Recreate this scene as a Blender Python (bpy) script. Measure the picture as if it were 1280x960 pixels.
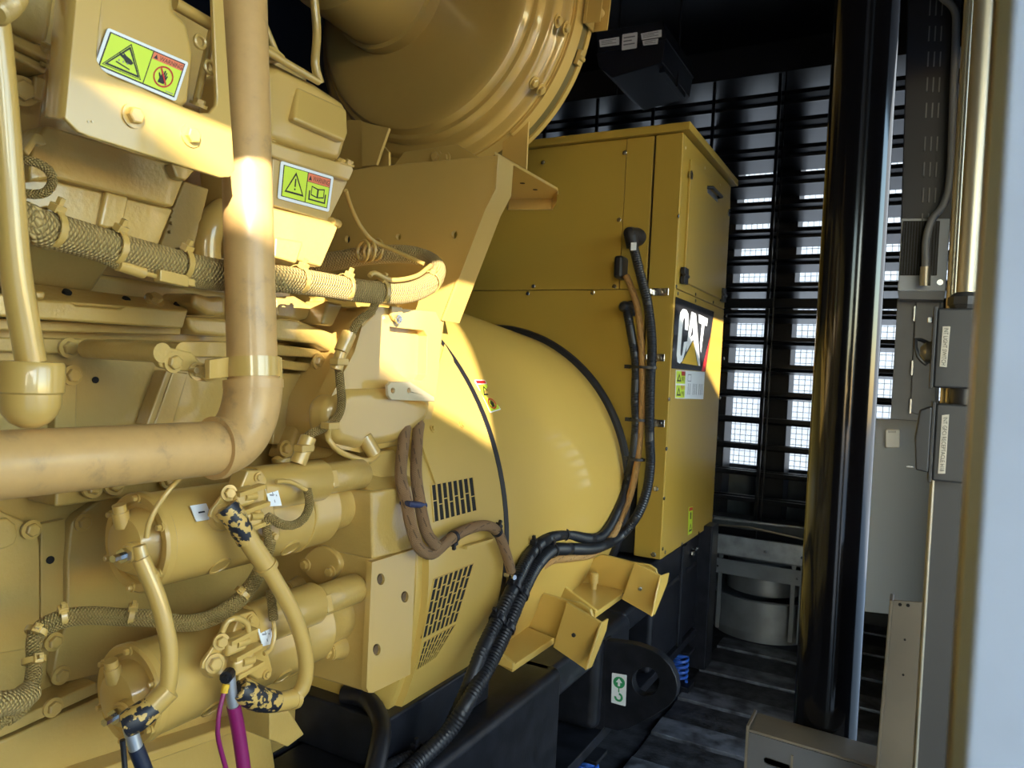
import bpy, bmesh, math, random
from mathutils import Vector, Matrix
from mathutils.geometry import tessellate_polygon
random.seed(7)
scene = bpy.context.scene
for o in list(bpy.data.objects): bpy.data.objects.remove(o)
col = scene.collection
V = Vector

# ------------------------------------------------------------------ camera
H = 1.3                                   # eye height above the container floor
F = 925.0                                 # focal length in pixels of the 1280 wide frame
AXD = V((500, 10, 925)).normalized()      # engine axis (world +Y) in camera space (x right, y down, z forward)
dn = V((-.06, 1, 0)); dn = (dn - AXD * dn.dot(AXD)).normalized()
UPD = -dn
XD = AXD.cross(UPD)
if XD.x < 0: XD = -XD
cam_d = bpy.data.cameras.new('camera'); cam = bpy.data.objects.new('camera', cam_d); col.objects.link(cam)
cam_d.sensor_width = 36; cam_d.lens = 36 * F / 1280; cam_d.clip_start = .02; cam_d.clip_end = 500
def c2w(c): return V((c.dot(XD), c.dot(AXD), c.dot(UPD)))
right, down, fwd = c2w(V((1, 0, 0))), c2w(V((0, 1, 0))), c2w(V((0, 0, 1)))
M = Matrix((right, -down, -fwd)).transposed().to_4x4(); M.translation = V((0, 0, H))
cam.matrix_world = M
cam_d.dof.use_dof = True; cam_d.dof.focus_distance = 1.45; cam_d.dof.aperture_fstop = 13
scene.camera = cam

# ------------------------------------------------------------------ light and exposure
scene.view_settings.view_transform = 'Standard'; scene.view_settings.look = 'None'
scene.view_settings.gamma = 1; scene.view_settings.use_curve_mapping = False
scene.view_settings.exposure = 1.38
w = bpy.data.worlds.new('sky'); scene.world = w; w.use_nodes = True
bg = w.node_tree.nodes['Background']; bg.inputs[1].default_value = .62
sky = w.node_tree.nodes.new('ShaderNodeTexSky'); sky.sky_type = 'NISHITA'; sky.sun_disc = False
sky.sun_elevation = math.radians(15.4); sky.sun_rotation = math.radians(129.8); sky.air_density = 1.3; sky.dust_density = .3; sky.ozone_density = 2
w.node_tree.links.new(sky.outputs[0], bg.inputs[0])
sd = bpy.data.lights.new('sun', 'SUN'); sd.energy = 8; sd.angle = .002; sd.color = (1, .93, .80)
sun = bpy.data.objects.new('sun', sd); col.objects.link(sun)
SUN = V((-1.2, 1.0, -.43)).normalized()
sun.rotation_euler = SUN.to_track_quat('-Z', 'Y').to_euler()
sun.location = (4, -4, 5)

# ------------------------------------------------------------------ from a pixel of the photograph to a point on a real plane
def ray(x, y): return c2w(V((x - 640, y - 480, F)))
def PX(x, y, X): r = ray(x, y); return V((0, 0, H)) + r * (X / r.x)
def PY(x, y, Y): r = ray(x, y); return V((0, 0, H)) + r * (Y / r.y)
def PZ(x, y, Z): r = ray(x, y); return V((0, 0, H)) + r * ((Z - H) / r.z)
GX, GZ = -1.52, .865                      # generator axis
def genR(Y): return .69 if Y < 1.55 else .69 - .09 * min(1, (Y - 1.55) / 1.09)
def PC(x, y, dr=0, cone=True, R=.69):     # on the generator drum
    r = ray(x, y)
    def inside(t):
        p = V((0, 0, H)) + r * t; Rr = (genR(p.y) if cone else R) + dr
        return (p.x - GX) ** 2 + (p.z - GZ) ** 2 < Rr * Rr
    for i in range(400):
        t = .0004 + i * .00001
        if inside(t):
            lo, hi = t - .00001, t
            for _ in range(12):
                mid = (lo + hi) / 2
                if inside(mid): hi = mid
                else: lo = mid
            return V((0, 0, H)) + r * hi
    return PX(x, y, -.9)
def pt(q):
    """(x, y, 'X'|'Y'|'Z', value) -> point"""
    if isinstance(q, Vector): return q
    return {'X': PX, 'Y': PY, 'Z': PZ}[q[2]](q[0], q[1], q[3])

# ------------------------------------------------------------------ materials
def mat(name, base, rough=.5, metal=0, coat=0, bump=0, bscale=60, var=0, vscale=6, col2=None, emis=None, fn=None, detail=4):
    m = bpy.data.materials.new(name); m.use_nodes = True
    nt = m.node_tree; N = nt.nodes; L = nt.links; b = N['Principled BSDF']
    b.inputs['Base Color'].default_value = (*base, 1); b.inputs['Roughness'].default_value = rough
    b.inputs['Metallic'].default_value = metal
    if coat: b.inputs['Coat Weight'].default_value = coat; b.inputs['Coat Roughness'].default_value = .07
    tc = N.new('ShaderNodeTexCoord'); 
    geo = N.new('ShaderNodeNewGeometry')
    if var or col2:
        n = N.new('ShaderNodeTexNoise'); n.inputs['Scale'].default_value = vscale; n.inputs['Detail'].default_value = detail
        L.new(geo.outputs['Position'], n.inputs['Vector'])
        r = N.new('ShaderNodeValToRGB'); c2 = col2 or tuple(c * (1 - var) for c in base)
        r.color_ramp.elements[0].color = (*c2, 1); r.color_ramp.elements[1].color = (*base, 1)
        r.color_ramp.elements[0].position = .35; r.color_ramp.elements[1].position = .62
        L.new(n.outputs['Fac'], r.inputs['Fac']); L.new(r.outputs['Color'], b.inputs['Base Color'])
    if bump:
        n = N.new('ShaderNodeTexNoise'); n.inputs['Scale'].default_value = bscale; n.inputs['Detail'].default_value = 3
        L.new(geo.outputs['Position'], n.inputs['Vector'])
        bp = N.new('ShaderNodeBump'); bp.inputs['Strength'].default_value = bump; bp.inputs['Distance'].default_value = .004
        L.new(n.outputs['Fac'], bp.inputs['Height']); L.new(bp.outputs['Normal'], b.inputs['Normal'])
    if fn: fn(nt, b)
    return m
def mth(nt, op, a, b=None, c=None):
    n = nt.nodes.new('ShaderNodeMath'); n.operation = op
    for i, v in enumerate((a, b, c)):
        if v is None: continue
        if isinstance(v, (int, float)): n.inputs[i].default_value = v
        else: nt.links.new(v, n.inputs[i])
    return n.outputs[0]
def braid(nu, nv, strength, dark, dash=None):
    def fn(nt, b):
        uv = nt.nodes.new('ShaderNodeUVMap'); s = nt.nodes.new('ShaderNodeSeparateXYZ'); nt.links.new(uv.outputs[0], s.inputs[0])
        u, v = s.outputs[0], s.outputs[1]
        a = mth(nt, 'SINE', mth(nt, 'ADD', mth(nt, 'MULTIPLY', u, 6.2832 * nu), mth(nt, 'MULTIPLY', v, nv)))
        c = mth(nt, 'SINE', mth(nt, 'SUBTRACT', mth(nt, 'MULTIPLY', u, 6.2832 * nu), mth(nt, 'MULTIPLY', v, nv)))
        h = mth(nt, 'ABSOLUTE', mth(nt, 'MULTIPLY', a, c))
        bp = nt.nodes.new('ShaderNodeBump'); bp.inputs['Strength'].default_value = strength; bp.inputs['Distance'].default_value = .004
        nt.links.new(h, bp.inputs['Height']); nt.links.new(bp.outputs['Normal'], b.inputs['Normal'])
        mx = nt.nodes.new('ShaderNodeMix'); mx.data_type = 'RGBA'
        base = b.inputs['Base Color'].default_value[:]
        mx.inputs[6].default_value = (*dark, 1); mx.inputs[7].default_value = base
        fac = mth(nt, 'SMOOTH_MIN', 1.0, mth(nt, 'MULTIPLY', h, 3.0), .2)
        if dash:
            row = mth(nt, 'FLOOR', mth(nt, 'MULTIPLY', u, 4))
            du = mth(nt, 'FRACT', mth(nt, 'ADD', mth(nt, 'MULTIPLY', v, 34), mth(nt, 'MULTIPLY', row, .37)))
            dv = mth(nt, 'FRACT', mth(nt, 'ADD', mth(nt, 'MULTIPLY', u, 4), mth(nt, 'MULTIPLY', v, 9)))
            on = mth(nt, 'MULTIPLY', mth(nt, 'LESS_THAN', dv, .14), mth(nt, 'LESS_THAN', du, .6))
            fac = mth(nt, 'MULTIPLY', mth(nt, 'ADD', mth(nt, 'MULTIPLY', fac, .45), .55), mth(nt, 'SUBTRACT', 1.0, on))
        nt.links.new(fac, mx.inputs[0]); nt.links.new(mx.outputs[2], b.inputs['Base Color'])
    return fn
YB = (.58, .372, .098)
M_Y = mat('machine_yellow_paint', YB, .30, coat=.75, bump=.02, bscale=25, var=.07, vscale=3)
M_YC = mat('yellow_paint_on_casting', (.54, .352, .095), .34, coat=.6, bump=.22, bscale=130, var=.10, vscale=7)
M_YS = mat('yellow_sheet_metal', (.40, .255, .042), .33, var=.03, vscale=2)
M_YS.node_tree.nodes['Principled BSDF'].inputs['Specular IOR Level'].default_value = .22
M_YG = mat('yellow_generator_shell', (.59, .385, .088), .36, coat=.4, bump=.015, bscale=8, var=.05, vscale=2)
def smudge(nt, b):
    g = nt.nodes.new('ShaderNodeNewGeometry'); n = nt.nodes.new('ShaderNodeTexNoise'); n.inputs['Scale'].default_value = 17; n.inputs['Detail'].default_value = 8; n.inputs['Roughness'].default_value = .65
    nt.links.new(g.outputs['Position'], n.inputs['Vector'])
    r = nt.nodes.new('ShaderNodeValToRGB'); e = r.color_ramp.elements
    e[0].position = .30; e[0].color = (.33, .21, .09, 1); e[1].position = .44; e[1].color = (.54, .325, .118, 1)
    k = e.new(.66); k.color = (.60, .36, .13, 1)
    nt.links.new(n.outputs['Fac'], r.inputs['Fac']); nt.links.new(r.outputs['Color'], b.inputs['Base Color'])
M_TAN = mat('tan_overspray_on_pipe', (.56, .34, .125), .42, coat=.15, bump=.03, fn=smudge)
M_EDGE = mat('pale_buff_paint', (.62, .5, .30), .4)
def scuff(nt, b):
    g = nt.nodes.new('ShaderNodeNewGeometry'); n = nt.nodes.new('ShaderNodeTexNoise'); n.inputs['Scale'].default_value = 95; n.inputs['Detail'].default_value = 5
    nt.links.new(g.outputs['Position'], n.inputs['Vector'])
    r = nt.nodes.new('ShaderNodeValToRGB'); r.color_ramp.elements[0].position = .50; r.color_ramp.elements[1].position = .53
    r.color_ramp.elements[0].color = (.012, .014, .022, 1); r.color_ramp.elements[1].color = (*YB, 1)
    nt.links.new(n.outputs['Fac'], r.inputs['Fac']); nt.links.new(r.outputs['Color'], b.inputs['Base Color'])
M_FLAKE = mat('yellow_paint_flaking_off_black_boot', YB, .45, fn=scuff)
M_BLK = mat('black_skid_paint', (.006, .007, .010), .38, bump=.06, bscale=120, col2=(.014, .015, .021), vscale=20)
M_BLK.node_tree.nodes['Principled BSDF'].inputs['Specular IOR Level'].default_value = .28
M_POST = mat('black_gloss_post', (.006, .006, .009), .13, coat=.1)
M_RUB = mat('black_rubber', (.010, .010, .013), .42)
M_COR = mat('black_corrugated_plastic', (.012, .013, .017), .40)
M_TIE = mat('black_nylon', (.008, .008, .012), .4)
M_DARK = mat('dark_void', (.006, .005, .004), .8)
M_NAVY = mat('navy_black_interior_paint', (.012, .014, .024), .45, var=.3, vscale=3)
M_LOUV = mat('dark_louvre_metal', (.016, .018, .025), .28, metal=.3)
M_FARW = mat('blue_grey_sky_dimmer', (.14, .16, .19), .7, var=.06, vscale=1)
M_GALV = mat('galvanised_steel', (.40, .43, .47), .36, metal=.7, var=.3, vscale=18, bump=.02)
M_GALD = mat('dull_galvanised_sheet', (.17, .185, .205), .4, metal=.5, var=.25, vscale=9)
M_ZINC = mat('zinc_hardware', (.62, .63, .64), .25, metal=1)
M_BRASS = mat('brassy_thread', (.55, .45, .25), .3, metal=.9)
M_BLUE = mat('blue_spring_paint', (.02, .09, .42), .4)
M_GREY = mat('grey_electrical_box', (.03, .029, .029), .5, var=.1)
M_PAN = mat('pale_grey_panel', (.30, .33, .38), .45)
M_PAND = mat('mid_grey_panel', (.13, .135, .15), .5, var=.2)
M_FRM = mat('tan_grey_frame', (.22, .19, .15), .45, var=.2)
M_COND = mat('dull_steel_conduit', (.36, .32, .24), .33, metal=.75)
M_JAMB = mat('pale_door_paint', (.37, .45, .60), .5, var=.06, vscale=40)
M_WHT = mat('white_plastic', (.75, .76, .76), .45)
M_FLR = mat('dark_steel_floor', (.13, .135, .155), .5, bump=.3, bscale=60, col2=(.02, .021, .026), vscale=14)
M_FLD = mat('mottled_dark_floor', (.04, .04, .046), .6, bump=.5, bscale=90, col2=(.008, .008, .01), vscale=20)
M_CONC = mat('pale_concrete_ground', (.40, .40, .41), .8, var=.12, vscale=2)
M_WALL = mat('grey_sun_mask', (.50, .50, .48), .7, var=.1, vscale=2)
M_WIRE = mat('mesh_wire', (.05, .055, .06), .5, metal=.4)
M_MAG = mat('magenta_cable', (.22, .012, .10), .35)
M_NAVC = mat('navy_cable', (.012, .018, .040), .4)
M_SHR = mat('silver_cable_lug', (.50, .52, .55), .35, metal=.7)
M_BRY = mat('yellow_painted_braid', (.58, .40, .14), .5, fn=braid(5, 520, 1.0, (.30, .20, .07)))
M_BRY2 = mat('fine_yellow_braid', (.56, .38, .125), .45, fn=braid(4, 800, 1.0, (.32, .215, .07)))
M_BRN = mat('tan_braided_sleeve', (.50, .27, .085), .55, fn=braid(8, 1100, .6, (.24, .13, .045), True))
M_BRD = mat('brown_braided_sleeve', (.33, .19, .085), .6, fn=braid(8, 1100, .6, (.15, .085, .04), True))
P_W = mat('label_white', (.80, .82, .84), .4); P_K = mat('label_black', (.012, .012, .014), .4)
P_Y = mat('label_lime_yellow', (.62, .78, .05), .4); P_R = mat('label_orange_red', (.80, .20, .09), .4)
P_RD = mat('label_red', (.55, .02, .02), .4); P_G = mat('label_green', (.02, .28, .10), .4)
P_GR = mat('label_grey_print', (.25, .26, .29), .5); P_CY = mat('logo_yellow', (.75, .46, .02), .4)
P_GL = mat('gloss_black_decal', (.016, .016, .018), .18); 
for m_ in (P_GL, P_W): m_.node_tree.nodes['Principled BSDF'].inputs['Specular IOR Level'].default_value = .12
P_TAG = mat('beige_label_strip', (.55, .50, .40), .5)

# ------------------------------------------------------------------ mesh building
ORG = {}
def thing(name, label, cat, loc=(0, 0, 0), group=None, kind=None):
    o = bpy.data.objects.new(name, None); col.objects.link(o); o.location = loc; o.empty_display_size = .05
    if kind: o['kind'] = kind
    else: o['label'] = label; o['category'] = cat
    if group: o['group'] = group
    ORG[o.name] = V(loc); return o
def tag(o, label, cat, group=None, kind=None):
    o['label'] = label; o['category'] = cat
    if group: o['group'] = group
    if kind: o['kind'] = kind
    return o
class MB:
    def __init__(s): s.v = []; s.f = []; s.m = []; s.uv = {}
    def add(s, vs, fs, mi=0):
        k = len(s.v); s.v += [V(p) for p in vs]
        for f in fs: s.f.append([i + k for i in f]); s.m.append(mi)
        return k
    def box(s, lo, hi, mi=0, rot=None, piv=None):
        (a, b, c), (d, e, g) = lo, hi
        vs = [V(p) for p in ((a,b,c),(d,b,c),(d,e,c),(a,e,c),(a,b,g),(d,b,g),(d,e,g),(a,e,g))]
        if rot: 
            pv = V(piv) if piv else (V(lo) + V(hi)) / 2
            vs = [rot @ (p - pv) + pv for p in vs]
        s.add(vs, [(0,3,2,1),(4,5,6,7),(0,1,5,4),(1,2,6,5),(2,3,7,6),(3,0,4,7)], mi); return s
    def obox(s, c, ax, ay, az, mi=0):      # oriented box: centre and three half-axis vectors
        c, ax, ay, az = V(c), V(ax), V(ay), V(az)
        vs = [c + ax*i + ay*j + az*k for k in (-1, 1) for i, j in ((-1,-1),(1,-1),(1,1),(-1,1))]
        s.add(vs, [(0,3,2,1),(4,5,6,7),(0,1,5,4),(1,2,6,5),(2,3,7,6),(3,0,4,7)], mi); return s
    def prism(s, pts, vec, mi=0, holes=None):
        pts = [V(p) for p in pts]; vec = V(vec); n = len(pts)
        if not holes:
            s.add(pts + [p + vec for p in pts], [list(range(n)), list(range(2*n-1, n-1, -1))] + [(i, (i+1) % n, (i+1) % n + n, i + n) for i in range(n)], mi)
        else:
            loops = [pts] + [[V(p) for p in h] for h in holes]
            allp = [p for l in loops for p in l]; N = len(allp)
            tr = tessellate_polygon(loops); fs = [list(t) for t in tr] + [[i + N for i in reversed(t)] for t in tr]
            k = 0
            for l in loops:
                m = len(l); fs += [(k+i, k+(i+1) % m, k+(i+1) % m + N, k+i+N) for i in range(m)]; k += m
            s.add(allp + [p + vec for p in allp], fs, mi)
        return s
    def poly(s, pts, mi=0): s.add(pts, [list(range(len(pts)))], mi); return s
    def lathe(s, o, ax, prof, n=32, mi=0, cap=True, ref=None):
        o, ax = V(o), V(ax).normalized()
        a = V(ref) if ref else (V((0,0,1)) if abs(ax.z) < .9 else V((1,0,0)))
        u = (a - ax * a.dot(ax)).normalized(); w_ = ax.cross(u); vs = []; fs = []
        for t, r in prof:
            for i in range(n):
                q = 2*math.pi*i/n; vs.append(o + ax*t + (u*math.cos(q) + w_*math.sin(q))*r)
        for j in range(len(prof)-1):
            for i in range(n): fs.append((j*n+i, j*n+(i+1) % n, (j+1)*n+(i+1) % n, (j+1)*n+i))
        if cap: fs += [list(range(n-1, -1, -1)), [(len(prof)-1)*n+i for i in range(n)]]
        s.add(vs, fs, mi); return s
    def cyl(s, a, b, r, n=20, mi=0, r2=None):
        a, b = V(a), V(b); return s.lathe(a, b - a, [(0, r), ((b-a).length, r if r2 is None else r2)], n, mi)
    def tube(s, pts, r, n=14, mi=0, step=.012, corr=0, corr_p=.006, cap=True, straight=False):
        P = path(pts, corr_p/2 if corr else step, straight); L = 0; vs = []; uvs = []; fs = []
        T = [(P[min(i+1, len(P)-1)] - P[max(i-1, 0)]).normalized() for i in range(len(P))]
        a = V((0,0,1)) if abs(T[0].z) < .9 else V((1,0,0)); u = (a - T[0]*a.dot(T[0])).normalized()
        k0 = len(s.v); tot = len(P)
        for i, p in enumerate(P):
            if i: L += (p - P[i-1]).length; u = (u - T[i]*u.dot(T[i])).normalized()
            w_ = T[i].cross(u); rr = r(i/(tot-1)) if callable(r) else r
            if corr: rr *= 1 + (corr if i % 2 else -corr)
            for j in range(n):
                q = 2*math.pi*j/n; vs.append(p + (u*math.cos(q) + w_*math.sin(q))*rr); s.uv[k0+len(vs)-1] = (j/n, L)
        for i in range(tot-1):
            for j in range(n): fs.append((i*n+j, i*n+(j+1) % n, (i+1)*n+(j+1) % n, (i+1)*n+j))
        if cap: fs += [list(range(n-1, -1, -1)), [(tot-1)*n+j for j in range(n)]]
        s.add(vs, fs, mi); return s
    def torus(s, c, ax, R, r, n=40, k=10, mi=0):
        c, ax = V(c), V(ax).normalized(); a = V((0,0,1)) if abs(ax.z) < .9 else V((1,0,0))
        u = (a - ax*a.dot(ax)).normalized(); w_ = ax.cross(u); vs = []; fs = []
        for i in range(n):
            q = 2*math.pi*i/n; d = u*math.cos(q) + w_*math.sin(q)
            for j in range(k):
                e = 2*math.pi*j/k; vs.append(c + d*(R + r*math.cos(e)) + ax*r*math.sin(e))
        for i in range(n):
            for j in range(k): fs.append((i*k+j, i*k+(j+1) % k, ((i+1) % n)*k+(j+1) % k, ((i+1) % n)*k+j))
        s.add(vs, fs, mi); return s
    def mesh(s, name, mats, off):
        me = bpy.data.meshes.new(name); me.from_pydata([p - off for p in s.v], [], s.f)
        for m in (mats if isinstance(mats, (list, tuple)) else [mats]): me.materials.append(m)
        me.polygons.foreach_set('material_index', s.m)
        bm = bmesh.new(); bm.from_mesh(me); bmesh.ops.recalc_face_normals(bm, faces=bm.faces); bm.to_mesh(me); bm.free()
        if s.uv:
            ul = me.uv_layers.new(name='UVMap'); n = len(me.loops); vi = [0]*n; me.loops.foreach_get('vertex_index', vi)
            flat = []
            for i in vi: a = s.uv.get(i, (0, 0)); flat += [a[0], a[1]]
            # unwrap the seam of each polygon
            for p in me.polygons:
                us = [flat[2*li] for li in p.loop_indices]
                if max(us) - min(us) > .6:
                    for li in p.loop_indices:
                        if flat[2*li] < .4: flat[2*li] += 1
            ul.data.foreach_set('uv', flat)
        return me
    def build(s, name, mats, parent=None, bevel=0, seg=2, angle=35, label=None):
        off = ORG[root(parent).name] if parent else V((0,0,0))
        if not parent:
            zs = min(p.z for p in s.v); c = sum(s.v, V((0,0,0)))/len(s.v); off = V((c.x, c.y, zs))
        me = s.mesh(name, mats, off)
        me.polygons.foreach_set('use_smooth', [True]*len(me.polygons)); me.set_sharp_from_angle(angle=math.radians(angle))
        o = bpy.data.objects.new(name, me); col.objects.link(o)
        if parent: o.parent = parent
        else: o.location = off; ORG[o.name] = off
        if bevel:
            b = o.modifiers.new('bevel', 'BEVEL'); b.width = bevel; b.segments = seg; b.limit_method = 'ANGLE'; b.angle_limit = math.radians(40); b.harden_normals = True
        if label: o['label'] = label
        return o
def root(o):
    while o.parent: o = o.parent
    return o
def path(pts, step, straight=False):
    P = [pt(p) for p in pts]; out = []
    if len(P) == 2 or straight:
        for a, b in zip(P, P[1:]):
            n = max(1, int((b-a).length/step))
            out += [a.lerp(b, i/n) for i in range(n)]
        return out + [P[-1]]
    Q = [P[0]*2 - P[1]] + P + [P[-1]*2 - P[-2]]
    for i in range(1, len(Q)-2):
        a, b, c, d = Q[i-1:i+3]; n = max(2, int((c-b).length/step))
        for k in range(n):
            t = k/n; out.append(.5*((2*b) + (c-a)*t + (2*a-5*b+4*c-d)*t*t + (3*b-a-3*c+d)*t**3))
    return out + [P[-1]]
def plateX(name, px, X, th, m, parent, bevel=.0025, seg=2, holes=None, label=None):
    b = MB().prism([PX(x, y, X) for x, y in px], (-th, 0, 0), holes=[[PX(x, y, X) for x, y in h] for h in holes] if holes else None)
    return b.build(name, m, parent, bevel, seg, label=label)
def plateY(name, px, Y, th, m, parent, bevel=.0025, seg=2, holes=None, label=None):
    b = MB().prism([PY(x, y, Y) for x, y in px], (0, th, 0), holes=[[PY(x, y, Y) for x, y in h] for h in holes] if holes else None)
    return b.build(name, m, parent, bevel, seg, label=label)
def plateZ(name, px, Z, th, m, parent, bevel=.0025, seg=2):
    return MB().prism([PZ(x, y, Z) for x, y in px], (0, 0, -th)).build(name, m, parent, bevel, seg)
def boxp(name, lo, hi, m, parent=None, bevel=.002, seg=2, **k): return MB().box(lo, hi).build(name, m, parent, bevel, seg, **k)
def tubep(name, pts, r, m, parent=None, **k): return MB().tube(pts, r, **k).build(name, m, parent)
def circ(cx, cy, rx, ry=None, n=16, a0=0): return [(cx + rx*math.cos(a0+2*math.pi*i/n), cy + (ry or rx)*math.sin(a0+2*math.pi*i/n)) for i in range(n)]
def rrect(x0, y0, x1, y1, r, n=4):
    o = []
    for cx, cy, a in ((x1-r, y0+r, -90), (x1-r, y1-r, 0), (x0+r, y1-r, 90), (x0+r, y0+r, 180)):
        for i in range(n+1): q = math.radians(a + 90*i/n); o.append((cx + r*math.cos(q), cy + r*math.sin(q)))
    return o
_bolt = {}
def bolt(parent, p, nrm, r=.009, m=None, washer=True, name='bolt', h=None):
    """hexagon head with washer; alike bolts share their mesh"""
    m = m or M_Y; key = (r, m.name, washer, h)
    if key not in _bolt:
        b = MB(); hh = h or r*.75
        if washer: b.lathe((0,0,0), (0,0,1), [(-.002, r*1.45), (.0022, r*1.45)], 20)
        z0 = .002 if washer else -.002
        b.lathe((0,0,0), (0,0,1), [(z0, r), (z0+hh*.85, r), (z0+hh, r*.82)], 6)
        me = b.mesh('bolt', m, V((0,0,0))); me.polygons.foreach_set('use_smooth', [False]*len(me.polygons)); _bolt[key] = me
    o = bpy.data.objects.new(name, _bolt[key]); col.objects.link(o); o.parent = parent
    R = V(nrm).normalized().to_track_quat('Z', 'Y').to_matrix().to_4x4() @ Matrix.Rotation(random.random(), 4, 'Z')
    R.translation = pt(p) - ORG[root(parent).name]; o.matrix_local = R; return o
def screw(parent, p, nrm, r=.006, m=None): return bolt(parent, p, nrm, r, m or M_ZINC, False, 'screw', r*.6)
def tie(parent, pts, at, r, m, w=.0045, head=V((0,0,1)), name='cable_tie'):
    """a cable tie round a bundle: band and square head"""
    P = path(pts, .01); i = min(range(len(P)), key=lambda k: (P[k]-at).length)
    T = (P[min(i+1, len(P)-1)] - P[max(i-1, 0)]).normalized(); c = P[i]
    b = MB().lathe(c - T*w, T, [(0, r*1.02), (0, r*1.10), (w*2, r*1.10), (w*2, r*1.02)], 24, cap=False)
    h = (head - T*head.dot(T)).normalized(); s_ = T.cross(h)
    b.obox(c + h*r*1.12, T*w*1.5, s_*w*1.3, h*w*1.0)
    b.obox(c + h*r*1.12 + h*w*1.6, T*w*.7, s_*w*.7, h*w*1.2)
    return b.build(name, m, parent, .0006, 1)
# flat print: polygons in (s, t) label coordinates mapped on a quad TL TR BR BL
class Label:
    def __init__(s, q, n): s.q = [pt(p) for p in q]; s.n = V(n).normalized(); s.b = MB(); s.mats = []; s.k = 1
    def mi(s, m):
        if m not in s.mats: s.mats.append(m)
        return s.mats.index(m)
    def at(s, u, v, k=0):
        a, b, c, d = s.q; return (a*(1-u)*(1-v) + b*u*(1-v) + c*u*v + d*(1-u)*v) + s.n*(.0004 + .00025*k)
    def base(s, m, r=.06):
        a = (s.q[1]-s.q[0]).length; h = (s.q[3]-s.q[0]).length
        pts = [s.at(x/a, y/h) for x, y in rrect(0, 0, a, h, r*min(a, h))]
        s.b.prism(pts, -s.n*.0012, s.mi(m)); return s
    def P(s, pts, m, k=1): s.b.poly([s.at(u, v, k) for u, v in pts], s.mi(m)); return s
    def R(s, u0, v0, u1, v1, m, k=1): return s.P([(u0, v0), (u1, v0), (u1, v1), (u0, v1)], m, k)
    def ringp(s, outer, inner, m, k=2):
        n = len(outer)
        for i in range(n): s.P([outer[i], outer[(i+1) % n], inner[(i+1) % n], inner[i]], m, k)
        return s
    def text(s, body, u0, v0, u1, v1, m, k=3, vert=False):
        cu = bpy.data.curves.new('t', 'FONT'); cu.body = body; cu.resolution_u = 2; o = bpy.data.objects.new('t', cu); col.objects.link(o)
        dg = bpy.context.evaluated_depsgraph_get(); dg.update(); me = bpy.data.meshes.new_from_object(o.evaluated_get(dg))
        xs = [p.co.x for p in me.vertices]; ys = [p.co.y for p in me.vertices]; x0, x1, y0, y1 = min(xs), max(xs), min(ys), max(ys)
        vs = []
        for p in me.vertices:
            a, b = (p.co.x-x0)/(x1-x0), 1-(p.co.y-y0)/(y1-y0)
            if vert: vs.append(s.at(u1 + (u0-u1)*b, v0 + (v1-v0)*a, k))       # text turned to read downwards
            else: vs.append(s.at(u0 + (u1-u0)*a, v0 + (v1-v0)*b, k))
        s.b.add(vs, [list(p.vertices) for p in me.polygons], s.mi(m))
        bpy.data.objects.remove(o); bpy.data.curves.remove(cu); bpy.data.meshes.remove(me); return s
    def build(s, name, parent, label=None): return s.b.build(name, s.mats, parent, label=label)
def pict_hand(L, cx, cy, w, h, m, k=3):
    pts = [(-.35,.5),(-.3,.15),(-.5,-.15),(-.42,-.25),(-.2,-.02),(-.2,-.38),(-.08,-.4),(-.05,-.08),(0,-.5),(.12,-.48),(.1,-.05),(.2,-.4),(.3,-.36),(.24,0),(.36,-.2),(.44,-.14),(.34,.2),(.25,.5)]
    return L.P([(cx+a*w, cy+b*h) for a, b in pts], m, k)
def tri(cx, cy, w, h): return [(cx, cy-h/2), (cx+w/2, cy+h/2), (cx-w/2, cy+h/2)]

# ================================================================== THE PLACE: container shell, outside
def struct(o): o['kind'] = 'structure'; return o
g = struct(boxp('ground', (-40, -40, -.6), (40, 40, -.5), M_CONC, None, 0))
# container floor with cross bands in alternating darker and lighter tones
fl = struct(boxp('floor', (-3.1, -1.6, -.12), (.3, 5.3, -.012), M_FLD, None, 0)); ORG[fl.name] = fl.location.copy()
y = 1.4; k = 0
while y < 4.6:
    wd = .15 if k % 2 else .20
    boxp('floor_band', (-.78, y+.006, -.014), (.28, y+wd-.006, (.004 if k % 2 else -.004)), M_FLR if k % 2 else M_FLD, fl, .003, 1)
    y += wd; k += 1
struct(boxp('wall_sky_dimmer', (-14, 11, -.5), (14, 11.3, 7.5), M_FARW, None, 0))  # added screen that dims the brightness seen through the louvres
struct(boxp('ceiling', (-3.1, -1.6, 3.30), (.3, 5.3, 3.36), M_NAVY, None, 0))
struct(boxp('wall_left', (-3.1, -1.6, -.1), (-3.04, 5.3, 3.3), M_NAVY, None, 0))
# side wall of the container behind the door jamb, with an unseen gap sized to let light onto the generator
WX = .16
wr = MB().box((WX, 2.76, -.1), (WX+.03, 5.3, 3.3)).box((WX, 1.25, 2.45), (WX+.03, 2.76, 3.3)).box((WX, 1.25, -.1), (WX+.03, 1.72, 2.45)).box((WX, -1.6, -.1), (WX+.03, -.6, 3.3))
struct(wr.build('wall_right', M_NAVY, None))
struct(boxp('wall_front', (-3.1, -1.66, -.1), (.2, -1.6, 3.3), M_NAVY, None, 0))
# added unseen canopy, sized so its edge caps the sun patches on the engine
struct(boxp('roof', (.3, -6.5, 3.30), (4.03, 4.6, 3.36), M_NAVY, None, .004))
# added unseen saw-tooth block across the yard, shaped to cut the low sun into patches
nb_ = MB().prism([(14, -24, -.5), (14, -24, 3.2), (14, -13.7, 3.2), (14, -13.7, 7.68), (14, -10.85, 6.45), (14, -10.85, 7.39), (14, -8.0, 6.16), (14, -8.0, 3.2), (14, -2, 3.2), (14, -2, -.5)], (7, 0, 0))
struct(nb_.build('wall_sun_mask', M_WALL, None))

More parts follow.
